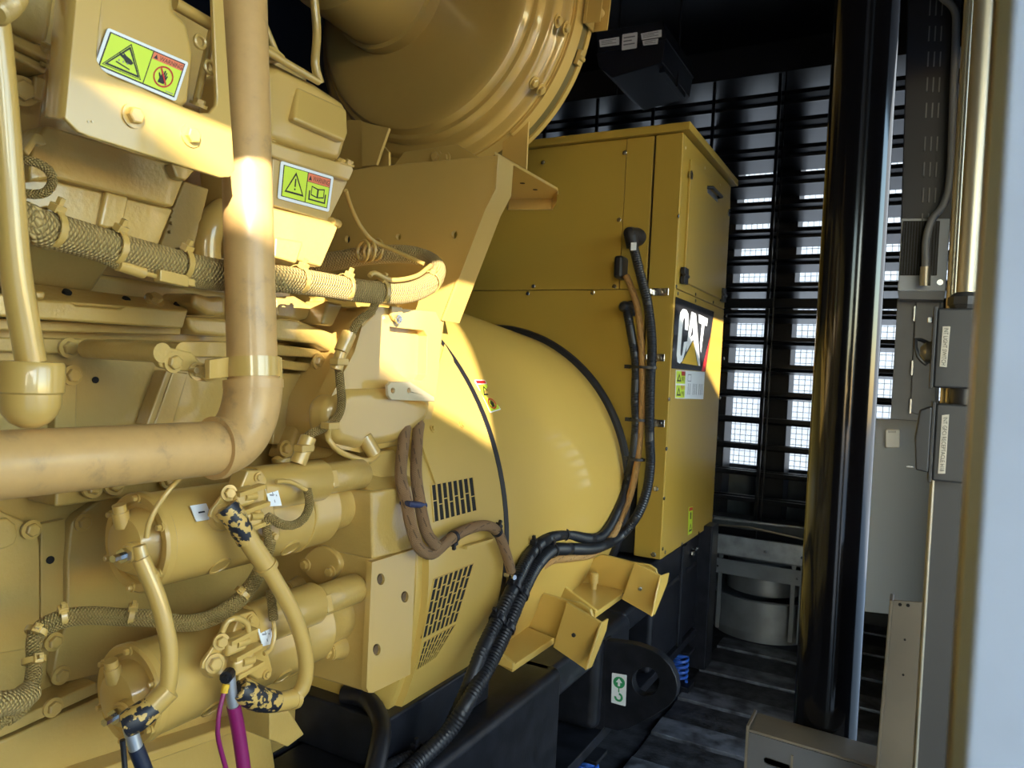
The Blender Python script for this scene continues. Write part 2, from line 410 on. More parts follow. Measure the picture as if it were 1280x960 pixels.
# ---- louvre wall at the far end
LY = 4.55
wb = thing('wall_back', '', '', (-1.2, LY, 0), kind='structure')
bl = MB()      # one blade profile: sloping sheet with two rolled lips
bx0, bx1 = -3.0, .16
prof = [(0, -.012), (0, .012), (.012, .012), (.016, .002), (.11, -.006), (.112, .010), (.124, .010), (.128, -.008), (.36, -.036), (.36, -.042), (.12, -.018), (.118, -.030), (.106, -.030), (.10, -.016), (.012, -.004)]
bl.prism([(bx0, LY+a, b) for a, b in prof], (bx1-bx0, 0, 0))
bme = bl.mesh('louvre_blade', M_LOUV, V((0, 0, 0)))
PITCH = .1600
z = PY(935, 289, LY).z
while z > .56: z -= PITCH
while z < 3.25:
    o = bpy.data.objects.new('louvre_blade', bme); col.objects.link(o); o.parent = wb
    o.location = V((0, 0, z)) - ORG[wb.name]; z += PITCH
# vertical acoustic baffles behind the blades, leaving the bright slots
x = PY(972, 400, LY+.35).x
for i in range(-8, 4):
    cx = x + i*.382
    if cx > .25: continue
    boxp('baffle', (cx-.085, LY+.38, .1), (cx+.085, LY+.60, 3.3), M_NAVY, wb, .003, 1)
    boxp('mullion', (cx-.012, LY-.02, .38), (cx+.006, LY+.0, 3.3), M_LOUV, wb, .001, 1)
boxp('sill_rail', (bx0, LY-.05, .44), (bx1, LY+.1, .50), M_GALD, wb, .004)
boxp('kick_plate', (bx0, LY+.02, -.02), (bx1, LY+.06, .46), M_NAVY, wb, .002)
zz = PY(960, 378, LY).z
boxp('mid_rail', (bx0, LY-.03, zz-.035), (bx1, LY+.02, zz+.02), M_LOUV, wb, .004)
boxp('head_rail', (bx0, LY-.04, 3.12), (bx1, LY+.3, 3.32), M_NAVY, wb, .004)
boxp('lower_filler', (bx0, LY+.63, -.1), (bx1, LY+.66, .75), M_GALD, wb, 0)
# wire mesh on the outside
wm = MB(); yw = LY + .66; s = .036
for i in range(int((bx1-bx0)/s)+1):
    a = bx0+i*s; wm.box((a-.0016, yw, .3), (a+.0016, yw+.003, 3.3))
for i in range(int(3.0/s)+1):
    a = .3+i*s; wm.box((bx0, yw, a-.0016), (bx1, yw+.003, a+.0016))
mesh_o = wm.build('wire_mesh', M_WIRE, wb); mesh_o['kind'] = 'stuff'
for px_ in (966, 1030):
    q = PY(px_, 400, LY-.03)
    tubep('brace_rod', [V((q.x, LY-.035, .45)), V((q.x+.0, LY-.035, 3.2))], .005, M_LOUV, wb)

# ---- heater hanging under the ceiling
hY = 3.35
ht = thing('unit_heater', 'black boxy heater hanging under the dark ceiling with pale stickers on its front', 'heater', PY(800, 120, hY))
hp = [(745, 62), (832, 27), (833, 45), (826, 78), (762, 96), (745, 80)]
plateY('housing', [(744, 40), (829, 26), (833, 48), (747, 66)], hY, .5, M_NAVY, ht, .004)
plateY('lower_housing', [(745, 66), (833, 48), (828, 78), (765, 97), (748, 83)], hY+.01, .48, M_NAVY, ht, .006)
c = PY(790, 20, hY)
for dx in (-.16, .16): tubep('hanger_rod', [V((c.x+dx, hY+.25, 2.75)), V((c.x+dx, hY+.25, 3.31))], .006, M_LOUV, ht)
for q in ([(749,50),(774,46),(774,56),(750,59)], [(778,43),(797,40),(796,60),(777,63)], [(801,42),(827,37),(827,46),(802,50)], [(803,51),(823,48),(822,55),(804,57)]):
    L = Label([PY(a, b, hY-.006) for a, b in q], (0, -1, 0)); L.base(P_W)
    for i in range(3): L.R(.1, .2+.22*i, .85-.2*(i % 2), .28+.22*i, P_GR)
    L.build('sticker', ht)
sp = PY(850, 90, hY+.3)
boxp('fan_guard', (sp.x-.03, hY+.06, sp.z-.09), (sp.x-.0, hY+.42, sp.z+.07), M_NAVY, ht, .004)

# ---- black post and its foot, door frame pieces
pY = 1.72
a, b = PY(1030, 915, pY), PY(1088, 0, pY)
post = MB().lathe((-.1265, pY, .50), (0, 0, 1), [(0, .061), (.0, .0635), (2.8, .0635)], 40)
post = tag(post.build('steel_post', M_POST), 'tall glossy black round steel post in front of the louvres', 'post')
ch = thing('steel_channel', 'grey steel channel with an oval slot at the foot of the black post', 'channel', PY(1000, 960, 1.6))
cy0 = 1.56
top = [PY(938, 912, cy0), PY(1100, 975, cy0), PY(1130, 960, cy0+.0), PY(960, 897, cy0)]
L0 = PY(936, 915, cy0); R0 = PY(1098, 972, cy0); dX = (R0-L0)
zt = L0.z; sl = (R0.z-L0.z)/(R0.x-L0.x)
def chz(x): return zt + (x-L0.x)*sl*.35
slot = rrect(0, 0, 46, 11, 5)
mbx = MB(); x0, x1 = L0.x, L0.x + .27
mbx.prism([(x0, cy0, chz(x0)), (x1, cy0, chz(x1)), (x1, cy0, zt-.30), (x0, cy0, zt-.30)], (0, .006, 0),
          holes=[[(x0+.032+u*.0011, cy0, zt-.040-v*.0012-(x0+.032+u*.0011-x0)*.05) for u, v in slot]])
mbx.build('web', M_PAND, ch, .001, 1)
MB().prism([(x0, cy0, chz(x0)), (x1, cy0, chz(x1)), (x1, cy0+.09, chz(x1)), (x0, cy0+.09, chz(x0))], (0, 0, .006)).build('top_flange', M_FRM, ch, .002)
boxp('end_plate', (x0-.006, cy0, zt-.30), (x0, cy0+.09, zt+.012), M_FRM, ch, .002)
boxp('rear_web', (x0, cy0+.084, zt-.30), (x1, cy0+.09, zt-.005), M_FRM, ch, .001)
boxp('stiffener', (x0+.083, cy0-.004, zt-.30), (x0+.087, cy0, zt-.022), M_FRM, ch, 0)
boxp('base_leg', (x0, cy0, -.012), (x0+.05, cy0+.09, zt-.29), M_FRM, ch, .002)
boxp('base_leg', (x1-.05, cy0, -.012), (x1, cy0+.09, zt-.29), M_FRM, ch, .002)
boxp('post_seat', (-.20, cy0+.06, .44), (-.05, cy0+.24, .50), M_FRM, ch, .003)
tp = thing('tapered_upright', 'short tan-grey folded steel upright beside the door frame', 'upright', PY(1130, 960, 1.45))
uY = 1.45
plateY('face', [(1112, 750), (1154, 753), (1154, 1000), (1091, 1000)], uY, .004, M_FRM, tp, .001)
plateY('fold', [(1112, 750), (1117, 751), (1096, 1000), (1091, 1000)], uY-.006, .05, M_FRM, tp, .002)
screw(tp, PY(1125, 756, uY-.002), (0, -1, 0), .003, M_DARK); screw(tp, PY(1135, 757, uY-.002), (0, -1, 0), .003, M_DARK)
screw(tp, PY(1131, 800, uY-.002), (0, -1, 0), .002, M_DARK); screw(tp, PY(1129, 844, uY-.002), (0, -1, 0), .002, M_DARK)

# door frame: dark stile, grey lower stile, pale door edge close to the camera
def vcol(name, xa, xb, Y, th, z0, z1, m, kindname=None):
    A = PY(xa, 480, Y); B = PY(xb, 480, Y)
    return struct(boxp(name, (A.x, Y, z0), (B.x, Y+th, z1), m, None, .002))
vcol('trim_3', 1174, 1222, 1.12, .06, -.1, 1.22, M_GREY)
vcol('trim_4', 1171, 1176, 1.11, .07, -.1, 1.2, M_COND)
vcol('trim_5', 1180, 1270, 1.16, .05, 1.2, 3.2, M_PAND)
vcol('trim_6', 1222, 1236, .80, .05, -.1, 3.2, M_GREY)
vcol('trim_7', 1217, 1236, .33, .03, -.1, 3.2, M_COND)
vcol('door_2', 1234, 1420, .26, .05, -.1, 2.9, M_JAMB)
# conduits running up the frame
c1 = thing('conduit', 'wide steel conduit rising from the light switch box', 'conduit', PY(1208, 385, 1.09))
q = PY(1208, 384, 1.09)
MB().cyl(q, V((q.x, q.y, 3.2)), .0125, 20).build('pipe', M_COND, c1)
MB().lathe(q - V((0, 0, .004)), (0, 0, 1), [(0, .017), (.006, .019), (.006, .021), (.016, .021), (.018, .018), (.022, .014)], 8).build('locknut', M_GREY, c1)
q2 = PY(1189, 384, 1.10)
c2 = MB().cyl(V((q2.x, 1.11, 1.2)), V((q2.x, 1.11, 3.2)), .006, 16)
tag(c2.build('conduit', M_COND), 'thin steel conduit left of the wide one, running behind the switch box', 'conduit')
c3 = MB().cyl(PY(1187, 500, 1.095) - V((0, 0, .03)), PY(1187, 484, 1.095) + V((0, 0, .02)), .0045, 14)
tag(c3.build('conduit_nipple', M_COND), 'short bright steel nipple joining the two grey electrical boxes', 'conduit')
# electrical boxes with labels
def ebox(name, label, xl, xr, yt, yb, Y, depth, txt, tq):
    A, B = PY(xl, yt, Y), PY(xr, yb, Y)
    t = thing(name, label, 'electrical box', (A.x, Y, B.z))
    boxp('body', (A.x, Y, B.z), (B.x, Y+depth, A.z), M_GREY, t, .003)
    boxp('cover_plate', (A.x-.004, Y-.004, B.z-.002), (A.x, Y+depth+.004, A.z+.002), M_GREY, t, .001)
    L = Label([PY(a, b, Y-.001) for a, b in tq], (0, -1, 0)); L.base(P_TAG)
    L.text(txt, .2, .04, .8, .96, P_K, vert=True); L.build('label_strip', t)
    return t, A, B
sw, A, B = ebox('light_switch_box', 'grey box lettered INT LIGHT SWITCH with a rotary knob on the door frame', 1172, 1226, 385, 487, 1.06, .045, 'INT LIGHT SWITCH', [(1178.5, 408), (1188, 408), (1183.5, 459), (1174.5, 458)])
kc = V((A.x-.004, 1.08, (A.z+B.z)/2-.005))
MB().lathe(kc, (-1, 0, 0), [(0, .014), (.006, .013), (.012, .006), (.012, 0.001)], 18).build('switch_knob', M_COND, sw)
MB().tube([kc + V((-.004, 0, .012)), kc + V((-.018, -.004, .016)), kc + V((-.014, -.008, -.006)), kc + V((-.004, -.006, -.016))], .0025, 8).build('knob_lever', M_RUB, sw)
boxp('latch_tab', (A.x-.010, 1.07, A.z-.018), (A.x-.004, 1.085, A.z-.010), M_ZINC, sw, .0008, 1)
gf, A, B = ebox('receptacle_box', 'grey box lettered INT GFCI RECEPTACLE with a hinged weather cover, under the switch box', 1170, 1216, 504, 606, 1.06, .045, 'INT GFCI RECEPTACLE H18', [(1177.5, 519), (1186.5, 518), (1181.5, 592), (1172.5, 592)])
MB().prism([(A.x-.004, 1.055, A.z-.004), (A.x-.017, 1.055, A.z-.010), (A.x-.021, 1.055, A.z-.045), (A.x-.018, 1.055, B.z+.012), (A.x-.004, 1.055, B.z+.010)], (0, .05, 0)).build('weather_cover', M_GREY, gf, .002)
boxp('cover_hinge_pin', (A.x-.028, 1.06, B.z+.014), (A.x-.02, 1.062, B.z+.0155), M_ZINC, gf, 0)
# amber glimpse between the two boxes: wire splice sleeve
q = PY(1205, 495, 1.08)
tag(MB().cyl(q - V((0, 0, .012)), q + V((0, 0, .014)), .016, 18).build('pipe_coupling', M_RUB), 'dark pipe coupling in the gap between the two grey boxes', 'coupling')
# tall slotted black cabinet, vented unit, panels with thermostat
eY = 3.0
sc = thing('slotted_cabinet', 'tall black cabinet with rows of vertical vent slots high on the right wall', 'cabinet', PY(1160, 275, eY))
plateY('housing', [(1136, -40), (1204, -40), (1191, 276), (1126, 276)], eY, .12, M_NAVY, sc, .004)
for r_ in range(9):
    yy = 10 + r_*32 + (10 if r_ > 4 else 0)
    for c_ in range(3):
        cx = 1172 - yy*.037 + (c_-1)*7.6 - 2
        pa, pb = PY(cx+1, yy-9, eY-.002), PY(cx, yy+9, eY-.002)
        MB().obox((pa+pb)/2, V((.0022, 0, 0)), V((0, .004, 0)), V((0, 0, (pa.z-pb.z)/2))).build('vent_slot', M_PAND, sc)
vu = thing('vented_heater', 'grey framed wall unit with a black finned front below the slotted cabinet', 'heater', PY(1150, 375, eY))
plateY('frame', [(1127, 273), (1188, 273), (1182, 364), (1122, 364)], eY-.004, .10, M_PAN, vu, .003)
plateY('fin_backing', [(1129, 276), (1175, 276), (1171, 344), (1125, 344)], eY-.012, .01, M_DARK, vu, .001)
for i in range(13):
    x_ = 1130 + i*3.5; pa, pb = PY(x_, 277, eY-.016), PY(x_-4, 343, eY-.016)
    MB().prism([pa, pa+V((.003, 0, 0)), pb+V((.003, 0, 0)), pb], (0, .008, 0)).build('fin', M_NAVY, vu)
plateY('bottom_lip', [(1122, 364), (1182, 364), (1180, 375), (1124, 374)], eY, .08, M_PAND, vu, .002)
MB().lathe(PY(1175, 353, eY-.008), (0, -1, 0), [(-.004, .010), (.004, .010), (.004, .004)], 16).build('lock', M_ZINC, vu)
fc = thing('flexible_conduit', 'grey flexible conduit curving down to the vented wall unit', 'conduit', PY(1157, 350, eY-.05))
tubep('hose', [(1176, -5, 'Y', 2.9), (1193, 12, 'Y', 2.92), (1195, 40, 'Y', 2.93), (1192, 120, 'Y', 2.93), (1188, 220, 'Y', 2.93), (1180, 255, 'Y', 2.93), (1165, 275, 'Y', 2.94), (1158, 300, 'Y', 2.94), (1157, 338, 'Y', 2.94)], .0125, M_PAND, fc)
MB().cyl(PY(1157, 333, 2.94), PY(1156, 357, 2.95), .017, 12).build('fitting', M_COND, fc)
pn = thing('lower_wall_panel', 'mid-grey hinged wall panel under the vented unit', 'panel', PY(1140, 525, 3.1))
plateY('panel', [(1122, 372), (1180, 372), (1172, 528), (1113, 524)], 3.1, .03, M_PAND, pn, .002)
plateY('door_leaf', [(1145, 376), (1176, 376), (1168, 526), (1138, 515)], 3.085, .02, M_PAND, pn, .003)
for yy in (392, 460, 508): plateY('hinge', [(1142.5-(yy-392)*.04, yy-9), (1144.5-(yy-392)*.04, yy-9), (1143.5-(yy-392)*.04, yy+9), (1141.5-(yy-392)*.04, yy+9)], 3.08, .01, M_ZINC, pn, 0)
gp = tag(plateY('grey_panel', [(1074, 522), (1176, 527), (1172, 775), (1060, 762)], 3.35, .03, M_PAN, None, .003), 'pale grey sheet panel that carries the small white thermostat', 'panel')
th = thing('thermostat', 'small white thermostat box mounted on the pale grey panel', 'thermostat', PY(1115, 558, 3.3))
plateY('case', rrect(1107, 537, 1124.5, 560, 2), 3.31, .04, M_WHT, th, .003)
for i in range(5): plateY('vent_slot', [(1110.5+i*2, 538.5), (1111.5+i*2, 538.5), (1111.5+i*2, 541), (1110.5+i*2, 541)], 3.309, .002, P_GR, th, 0)

# ---- galvanised duct collar at the far end of the skid
du = thing('duct_collar', 'round galvanised duct collar with a folded bracket standing on the far floor', 'duct', (-.62, 4.02, 0))
cx, cyy = -.64, 4.12
def ringz(r, z0, z1, nm, m):
    MB().lathe((cx, cyy, z0), (0, 0, 1), [(0, r), (z1-z0-.01, r), (z1-z0, r+.008), (z1-z0, r-.004), (0, r-.004)], 48, cap=False).build(nm, m, du)
ringz(.30, .06, .225, 'pan', M_GALD); ringz(.25, 0, .07, 'base_ring', M_GALD); ringz(.19, .22, .40, 'inner_collar', M_GALD)
boxp('upper_bracket', (cx-.26, cyy-.33, .44), (cx+.25, cyy-.325, .535), M_GALV, du, .001)
boxp('upper_bracket_shelf', (cx-.26, cyy-.33, .435), (cx+.25, cyy-.10, .44), M_GALD, du, .001)
boxp('cross_bar', (cx-.31, cyy-.31, .335), (cx+.33, cyy-.30, .41), M_GALD, du, .001)
for dx in (-.22, -.18, .17, .21): boxp('strut', (cx+dx, cyy-.29, .05), (cx+dx+.02, cyy-.28, .44), M_GALD, du, 0)
for dx in (-.24, .05, .22): screw(du, V((cx+dx, cyy-.332, .48)), (0, -1, 0), .008)
for dx in (-.18, .2): screw(du, V((cx+dx, cyy-.312, .37)), (0, -1, 0), .006)
boxp('top_plate', (cx-.3, cyy-.2, .40), (cx+.35, cyy+.25, .425), M_NAVY, du, .002)
tubep('rod', [V((cx-.30, cyy-.2, .585)), V((cx+.3, cyy-.18, .60))], .006, M_GALV, du)
tubep('rod', [V((cx-.26, cyy-.22, .555)), V((cx-.05, cyy-.22, .57)), V((cx+.25, cyy-.2, .54))], .005, M_COND, du, straight=True)

# ================================================================== SKID
sk = thing('skid_base', 'black steel skid rail under the yellow generator with a lifting eye', 'skid', (-.9, 2.0, 0))
def rail(lo, hi, nm, bev=.012): return boxp(nm, lo, hi, M_BLK, sk, bev, 3)
rail((-1.10, .2, .20), (-.80, 1.86, .50), 'rail', .022)
rail((-1.10, 1.80, .40), (-.815, 2.2, .50), 'rail_bridge', .016)
rail((-1.10, 2.13, .20), (-.80, 2.43, .495), 'rail', .03)
rail((-1.10, 2.40, .42), (-.815, 2.7, .50), 'rail_bridge', .016)
rail((-1.10, 2.66, .20), (-.80, 3.60, .50), 'rail', .02)
rail((-1.12, .2, .165), (-.79, 3.6, .20), 'lower_flange', .004)
boxp('shadow_gap_block', (-1.25, 1.16, .50), (-.868, 1.570, .605), M_BLK, sk, .006)  # black block put where only a shadow gap lies under the end bell
rail((-2.3, 1.2, .15), (-1.85, 3.6, .5), 'rail', .02)
boxp('inner_web', (-1.14, .2, .1), (-1.10, 3.6, .5), M_BLK, sk, 0)
boxp('cross_member', (-1.85, 1.15, .2), (-1.1, 1.3, .42), M_BLK, sk, .01)
rail((-.96, 2.60, .50), (-.80, 3.50, .625), 'cabinet_support', .01)
rail((-.84, 3.02, .20), (-.79, 3.08, .62), 'support_post', .006)
rail((-.82, 3.30, .02), (-.74, 3.42, .66), 'support_post', .006)
for yy in (3.18, 3.26): bolt(sk, V((-.795, yy, .56)), (1, 0, 0), .012, M_ZINC)
boxp('pad_block', (-1.03, 1.02, .36), (-.86, 1.16, .47), M_BLK, sk, .006)
boxp('clamp_block', (-.98, .90, .40), (-.90, 1.0, .48), M_BLK, sk, .004)
# lifting eye
eye_px = [(757, 801), (777, 803), (795, 806), (812, 812), (827, 820), (838, 832), (845, 847), (847, 860), (845, 872), (837, 882), (817, 895), (786, 911), (772, 914), (754, 909)]
eY2 = 2.17
eye = plateY('lifting_eye', eye_px, eY2, .035, M_BLK, sk, .003, holes=[circ(807, 852, 16.5, 18, 24)])
L = Label([PY(765, 841, eY2-.001), PY(783.5, 844, eY2-.001), PY(782, 883, eY2-.001), PY(764, 878, eY2-.001)], (0, -1, 0)); L.base(P_W, .05)
L.P([(.5+.40*math.cos(a*.3927), .28+.19*math.sin(a*.3927)) for a in range(16)], P_G, 1)
L.P([(.5, .14), (.72, .28), (.58, .28), (.58, .40), (.42, .40), (.42, .28), (.28, .28)], P_W, 2)
L.R(.46, .45, .54, .60, P_G); hk = [-1.5+i*.47 for i in range(11)]
for a, b in zip(hk, hk[1:]): L.P([(.5+R_*.30*math.cos(t), .76+R_*.15*math.sin(t)) for R_, t in ((1, a), (1, b), (.52, b), (.52, a))], P_G, 2)
L.build('lifting_point_sticker', sk, 'white sticker with a green hook')
MB().prism([PY(744, 800, eY2-.0), PY(758, 800, eY2), PY(755, 910, eY2), PY(738, 930, eY2)], (0, .05, 0)).build('eye_doubler', M_BLK, sk, .003)
# spring isolators
for i, (px_, py_, Y_) in enumerate(((851, 827, 3.1), (735, 950, 2.0))):
    c = PX(px_, py_, -.80)
    s = thing('spring_isolator', ('blue coil spring isolator under the skid behind the lifting eye', 'blue spring isolator under the skid in front of the lifting eye')[i], 'spring', (c.x, c.y, 0), None)
    pts = [V((c.x+.028*math.cos(t*.6), c.y+.028*math.sin(t*.6), .03+t*.0022)) for t in range(60)]
    MB().tube(pts, .007, 8, step=.02).build('coil', M_BLUE, s)
    boxp('base_plate', (c.x-.05, c.y-.05, 0), (c.x+.05, c.y+.05, .025), M_BLUE if i else M_BLK, s, .003)
    boxp('top_plate', (c.x-.045, c.y-.045, .155), (c.x+.045, c.y+.045, .168), M_BLK, s, .003)

# ================================================================== GENERATOR
gen = thing('generator', 'large round yellow generator with slotted vents between the engine and the cabinet', 'generator', (GX, 1.9, .2))
ax = V((0, 1, 0)); o0 = V((GX, 0, GZ))
MB().lathe(o0, ax, [(1.20, .55), (1.20, .665), (1.205, .676), (1.225, .676), (1.228, .69), (1.545, .69), (1.547, .684)], 128).build('end_bell', M_YG, gen)
MB().lathe(o0, ax, [(1.553, .684), (1.556, .69), (2.0, .66), (2.60, .602), (2.66, .597)], 128).build('barrel', M_YG, gen)
MB().lathe(o0, ax, [(1.540, .681), (1.540, .6915), (1.560, .6915), (1.560, .681)], 128, cap=False).build('seam_gasket', M_RUB, gen)
MB().torus(o0 + ax*2.635, ax, .607, .018, 96, 10).build('rear_gasket', M_RUB, gen)
def cpoly(name, px, dr, th, m, parent, sub=6):
    """sheet on the drum: pixel outline subdivided, laid on the cylinder"""
    pp = []
    for (x0, y0), (x1, y1) in zip(px, px[1:] + px[:1]):
        for i in range(sub): pp.append((x0 + (x1-x0)*i/sub, y0 + (y1-y0)*i/sub))
    P = [PC(x, y, dr) for x, y in pp]
    b = MB(); loops = tessellate_polygon([P]); inn = []
    for p in P:
        r_ = V((p.x-GX, 0, p.z-GZ)); inn.append(p - r_.normalized()*th)
    n = len(P); b.add(P + inn, [list(t) for t in loops] + [[i+n for i in reversed(t)] for t in loops] + [(i, (i+1) % n, (i+1) % n + n, i+n) for i in range(n)])
    return b.build(name, m, parent, 0)
def qpx(q, u, v):
    (a, b), (c, d), (e, f), (g_, h) = q
    return (a*(1-u)*(1-v)+c*u*(1-v)+e*u*v+g_*(1-u)*v, b*(1-u)*(1-v)+d*u*(1-v)+f*u*v+h*(1-u)*v)
def cgrid(name, q, nu, nv, dr, th, m, parent):
    b = MB(); vs = []
    for j in range(nv+1):
        for i in range(nu+1): vs.append(PC(*qpx(q, i/nu, j/nv), dr))
    lo = [p - V((p.x-GX, 0, p.z-GZ)).normalized()*th for p in vs]; N = len(vs); fs = []
    W = nu+1
    for j in range(nv):
        for i in range(nu): a = j*W+i; fs += [(a, a+1, a+W+1, a+W), (a+N, a+W+N, a+W+1+N, a+1+N)]
    rim = [i for i in range(W)] + [W*j+nu for j in range(1, nv+1)] + [W*nv+i for i in range(nu-1, -1, -1)] + [W*j for j in range(nv-1, 0, -1)]
    for a, c in zip(rim, rim[1:]+rim[:1]): fs.append((a, a+N, c+N, c))
    b.add(vs+lo, fs); return b.build(name, m, parent)
def sub(q, u0, v0, u1, v1): return [qpx(q, u0, v0), qpx(q, u1, v0), qpx(q, u1, v1), qpx(q, u0, v1)]
def vent(q, nc, nr, stag=.12):
    g_ = cgrid('vent_grille', q, 6, 6, .0012, .01, M_DARK, gen)
    for i in range(nc+1):
        u = i/nc; cgrid('bar', sub(q, u-.017 if i else 0, 0, u+.017 if i < nc else 1, 1), 1, 6, .0026, .003, M_YG, g_)
    for j in range(nr+1):
        for i in range(nc):
            v = j/nr; dv = .009 if nr > 3 else .014; off = 0 if j in (0, nr) else (stag/nr*(1 if i % 2 else -1))
            v0, v1 = max(0, v+off-dv), min(1, v+off+dv)
            cgrid('crossbar', sub(q, i/nc+.02, v0, (i+1)/nc-.02, v1), 1, 1, .0024, .003, M_YG, g_)
vent([(539, 606), (592, 596), (597, 638), (543, 653)], 8, 2)
vent([(543, 724), (593, 704), (571, 777), (528, 799)], 8, 5)
vent([(530, 803), (570, 781), (545, 822), (521, 838)], 8, 4)
cpoly('cover_sheet', [(556, 430), (566, 447), (577, 490), (590, 540), (608, 591), (545, 605), (531, 566), (524, 545), (536, 510), (545, 470)], .005, .004, M_YG, gen)
for x_, y_ in ((541, 536), (577, 531)):
    p = PC(x_, y_, .006); bolt(gen, p, (p.x-GX, 0, p.z-GZ), .006, M_YG)
# warning sticker on the barrel
q = [(593, 475), (606, 475), (626, 512), (613, 516)]
L = Label([PC(a, b, .002) for a, b in q], (PC(608, 494)-V((GX, PC(608, 494).y, GZ)))); L.base(P_W, .03)
L.R(.05, .02, .95, .12, P_RD); L.R(.05, .14, .95, .52, P_Y); L.R(.05, .55, .95, .97, P_Y)
L.ringp(tri(.5, .34, .75, .30), tri(.5, .35, .45, .18), P_K); L.ringp(circ(.5, .76, .34, .17), circ(.5, .76, .25, .125), P_RD); pict_hand(L, .5, .76, .4, .22, P_K)
L.build('warning_label', gen, 'lime yellow warning sticker')
# bar bracket and stud where the brown hose ends
p = PC(600, 676, .012)
MB().prism([PC(578, 682, .004), PC(611, 672, .004), PC(611, 676, .004), PC(578, 686, .004)], (.012, 0, 0)).build('hose_bracket', M_YG, gen, .001)
p = PC(632, 718, .01); MB().cyl(p, p + V((.03, -.01, 0)), .006, 10).build('stud', M_ZINC, gen)
# mounting feet
def foot(nm, base, gus, left, end, side, yg, ye, zb, pin):
    plateZ('foot_plate', base, zb, .018, M_YG, gen, .003)
    plateY('foot_gusset', gus, yg, .014, M_YG, gen, .003)
    if left: plateY('foot_gusset', left, ye-.30, .014, M_YG, gen, .003)
    e = plateY('foot_flange', end, ye, .012, M_YG, gen, .002)
    return e
pl = [PZ(*q, .59) for q in ((590, 803), (647, 780), (693, 798), (640, 833))]
foot('near', [(594, 806), (647, 778), (693, 797), (641, 832)], [(640, 726), (660, 737), (710, 751), (726, 754), (738, 762), (742, 775), (700, 806), (640, 790)], None,
     [(708, 753), (752, 779), (733, 838), (691, 809)], None, 1.86, 1.79, .59, None)
plateY('foot_gusset', [(577, 778), (557, 802), (640, 838), (641, 830)], 1.575, .014, M_YG, gen, .003)
plateX('foot_flange', [(752, 779), (761, 773), (758, 789), (740, 834), (733, 838)], PY(752, 779, 1.79).x, .006, M_YG, gen, .002)
foot('far', [(706, 722), (716, 718), (779, 736), (778, 742), (744, 766), (690, 737)], [(715, 715), (752, 693), (792, 703), (812, 706), (820, 712), (823, 724), (778, 742), (715, 724)], None,
     [(793, 703), (826, 720), (815, 771), (777, 749)], None, 2.36, 2.30, .59, None)
plateY('foot_gusset', [(690, 722), (678, 737), (744, 770), (745, 763)], 2.09, .014, M_YG, gen, .003)
plateX('foot_flange', [(826, 720), (837, 716), (834, 730), (819, 768), (815, 771)], PY(826, 720, 2.30).x, .006, M_YG, gen, .002)
c = PZ(742, 736, .59); MB().lathe(c, (0, 0, 1), [(-.02, .010), (.02, .010), (.02, .014), (.05, .014), (.055, .009)], 12).build('levelling_bolt', M_YC, gen)
screw(gen, PY(717, 794, 1.788), (0, -1, 0), .006, M_GREY); screw(gen, PY(800, 736, 2.298), (0, -1, 0), .007)
screw(gen, PY(744, 718, 2.356), (0, -1, 0), .005, M_DARK)

# ================================================================== CONTROL CABINET
cY0, cY1, cX1, cz0, cz1 = 2.655, 3.46, -.78, .637, 2.205
cab = thing('control_cabinet', 'tall yellow generator terminal cabinet with a black logo decal on its side', 'cabinet', (-1.4, 3.05, .6))
s1 = PY(777, 300, cY0).x; s2 = PY(805, 440, cY0).x; zs = PY(700, 361, cY0).z; zs = PY(773, 362, cY0).z
boxp('body', (-2.25, cY0+.012, cz0+.004), (cX1-.010, cY1, cz1), M_DARK, cab, 0)
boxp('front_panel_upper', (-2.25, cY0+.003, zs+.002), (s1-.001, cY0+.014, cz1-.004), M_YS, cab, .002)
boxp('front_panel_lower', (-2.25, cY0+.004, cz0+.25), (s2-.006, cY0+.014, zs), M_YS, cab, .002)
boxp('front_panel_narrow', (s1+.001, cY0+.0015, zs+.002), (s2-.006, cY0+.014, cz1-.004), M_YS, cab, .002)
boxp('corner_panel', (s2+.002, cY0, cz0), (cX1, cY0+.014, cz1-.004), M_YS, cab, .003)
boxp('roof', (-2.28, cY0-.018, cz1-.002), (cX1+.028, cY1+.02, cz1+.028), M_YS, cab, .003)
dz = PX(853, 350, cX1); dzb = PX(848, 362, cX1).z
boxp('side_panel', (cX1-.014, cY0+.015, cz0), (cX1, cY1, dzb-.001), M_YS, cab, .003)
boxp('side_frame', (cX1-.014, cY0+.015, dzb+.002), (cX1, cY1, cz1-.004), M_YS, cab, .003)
dr0 = PX(861, 205, cX1); dr1 = PX(913, 300, cX1)
door = boxp('door', (cX1-.006, PX(861, 205, cX1).y-.0, dzb+.035), (cX1+.010, cY1-.035, cz1-.075), M_YS, cab, .004, 3)
yl, yh = PX(861, 205, cX1).y, cY1-.035
a = PX(890, 240, cX1+.01)
hy0, hy1 = PX(884, 240, cX1+.01).y, PX(897, 246, cX1+.01).y; hz = a.z
tubep('handle', [V((cX1+.008, hy0, hz)), V((cX1+.03, hy0+.01, hz)), V((cX1+.03, hy1-.01, hz)), V((cX1+.008, hy1, hz))], .007, M_RUB, door, straight=True)
boxp('handle_recess', (cX1+.008, hy0, hz-.02), (cX1+.012, hy1, hz+.0), M_GALV, door, .001)
for q in ((863, 219), (910, 266)):
    MB().lathe(PX(*q, cX1+.008), (1, 0, 0), [(0, .017), (.006, .017), (.007, .012), (.004, .006)], 18).build('lock', M_ZINC, door)
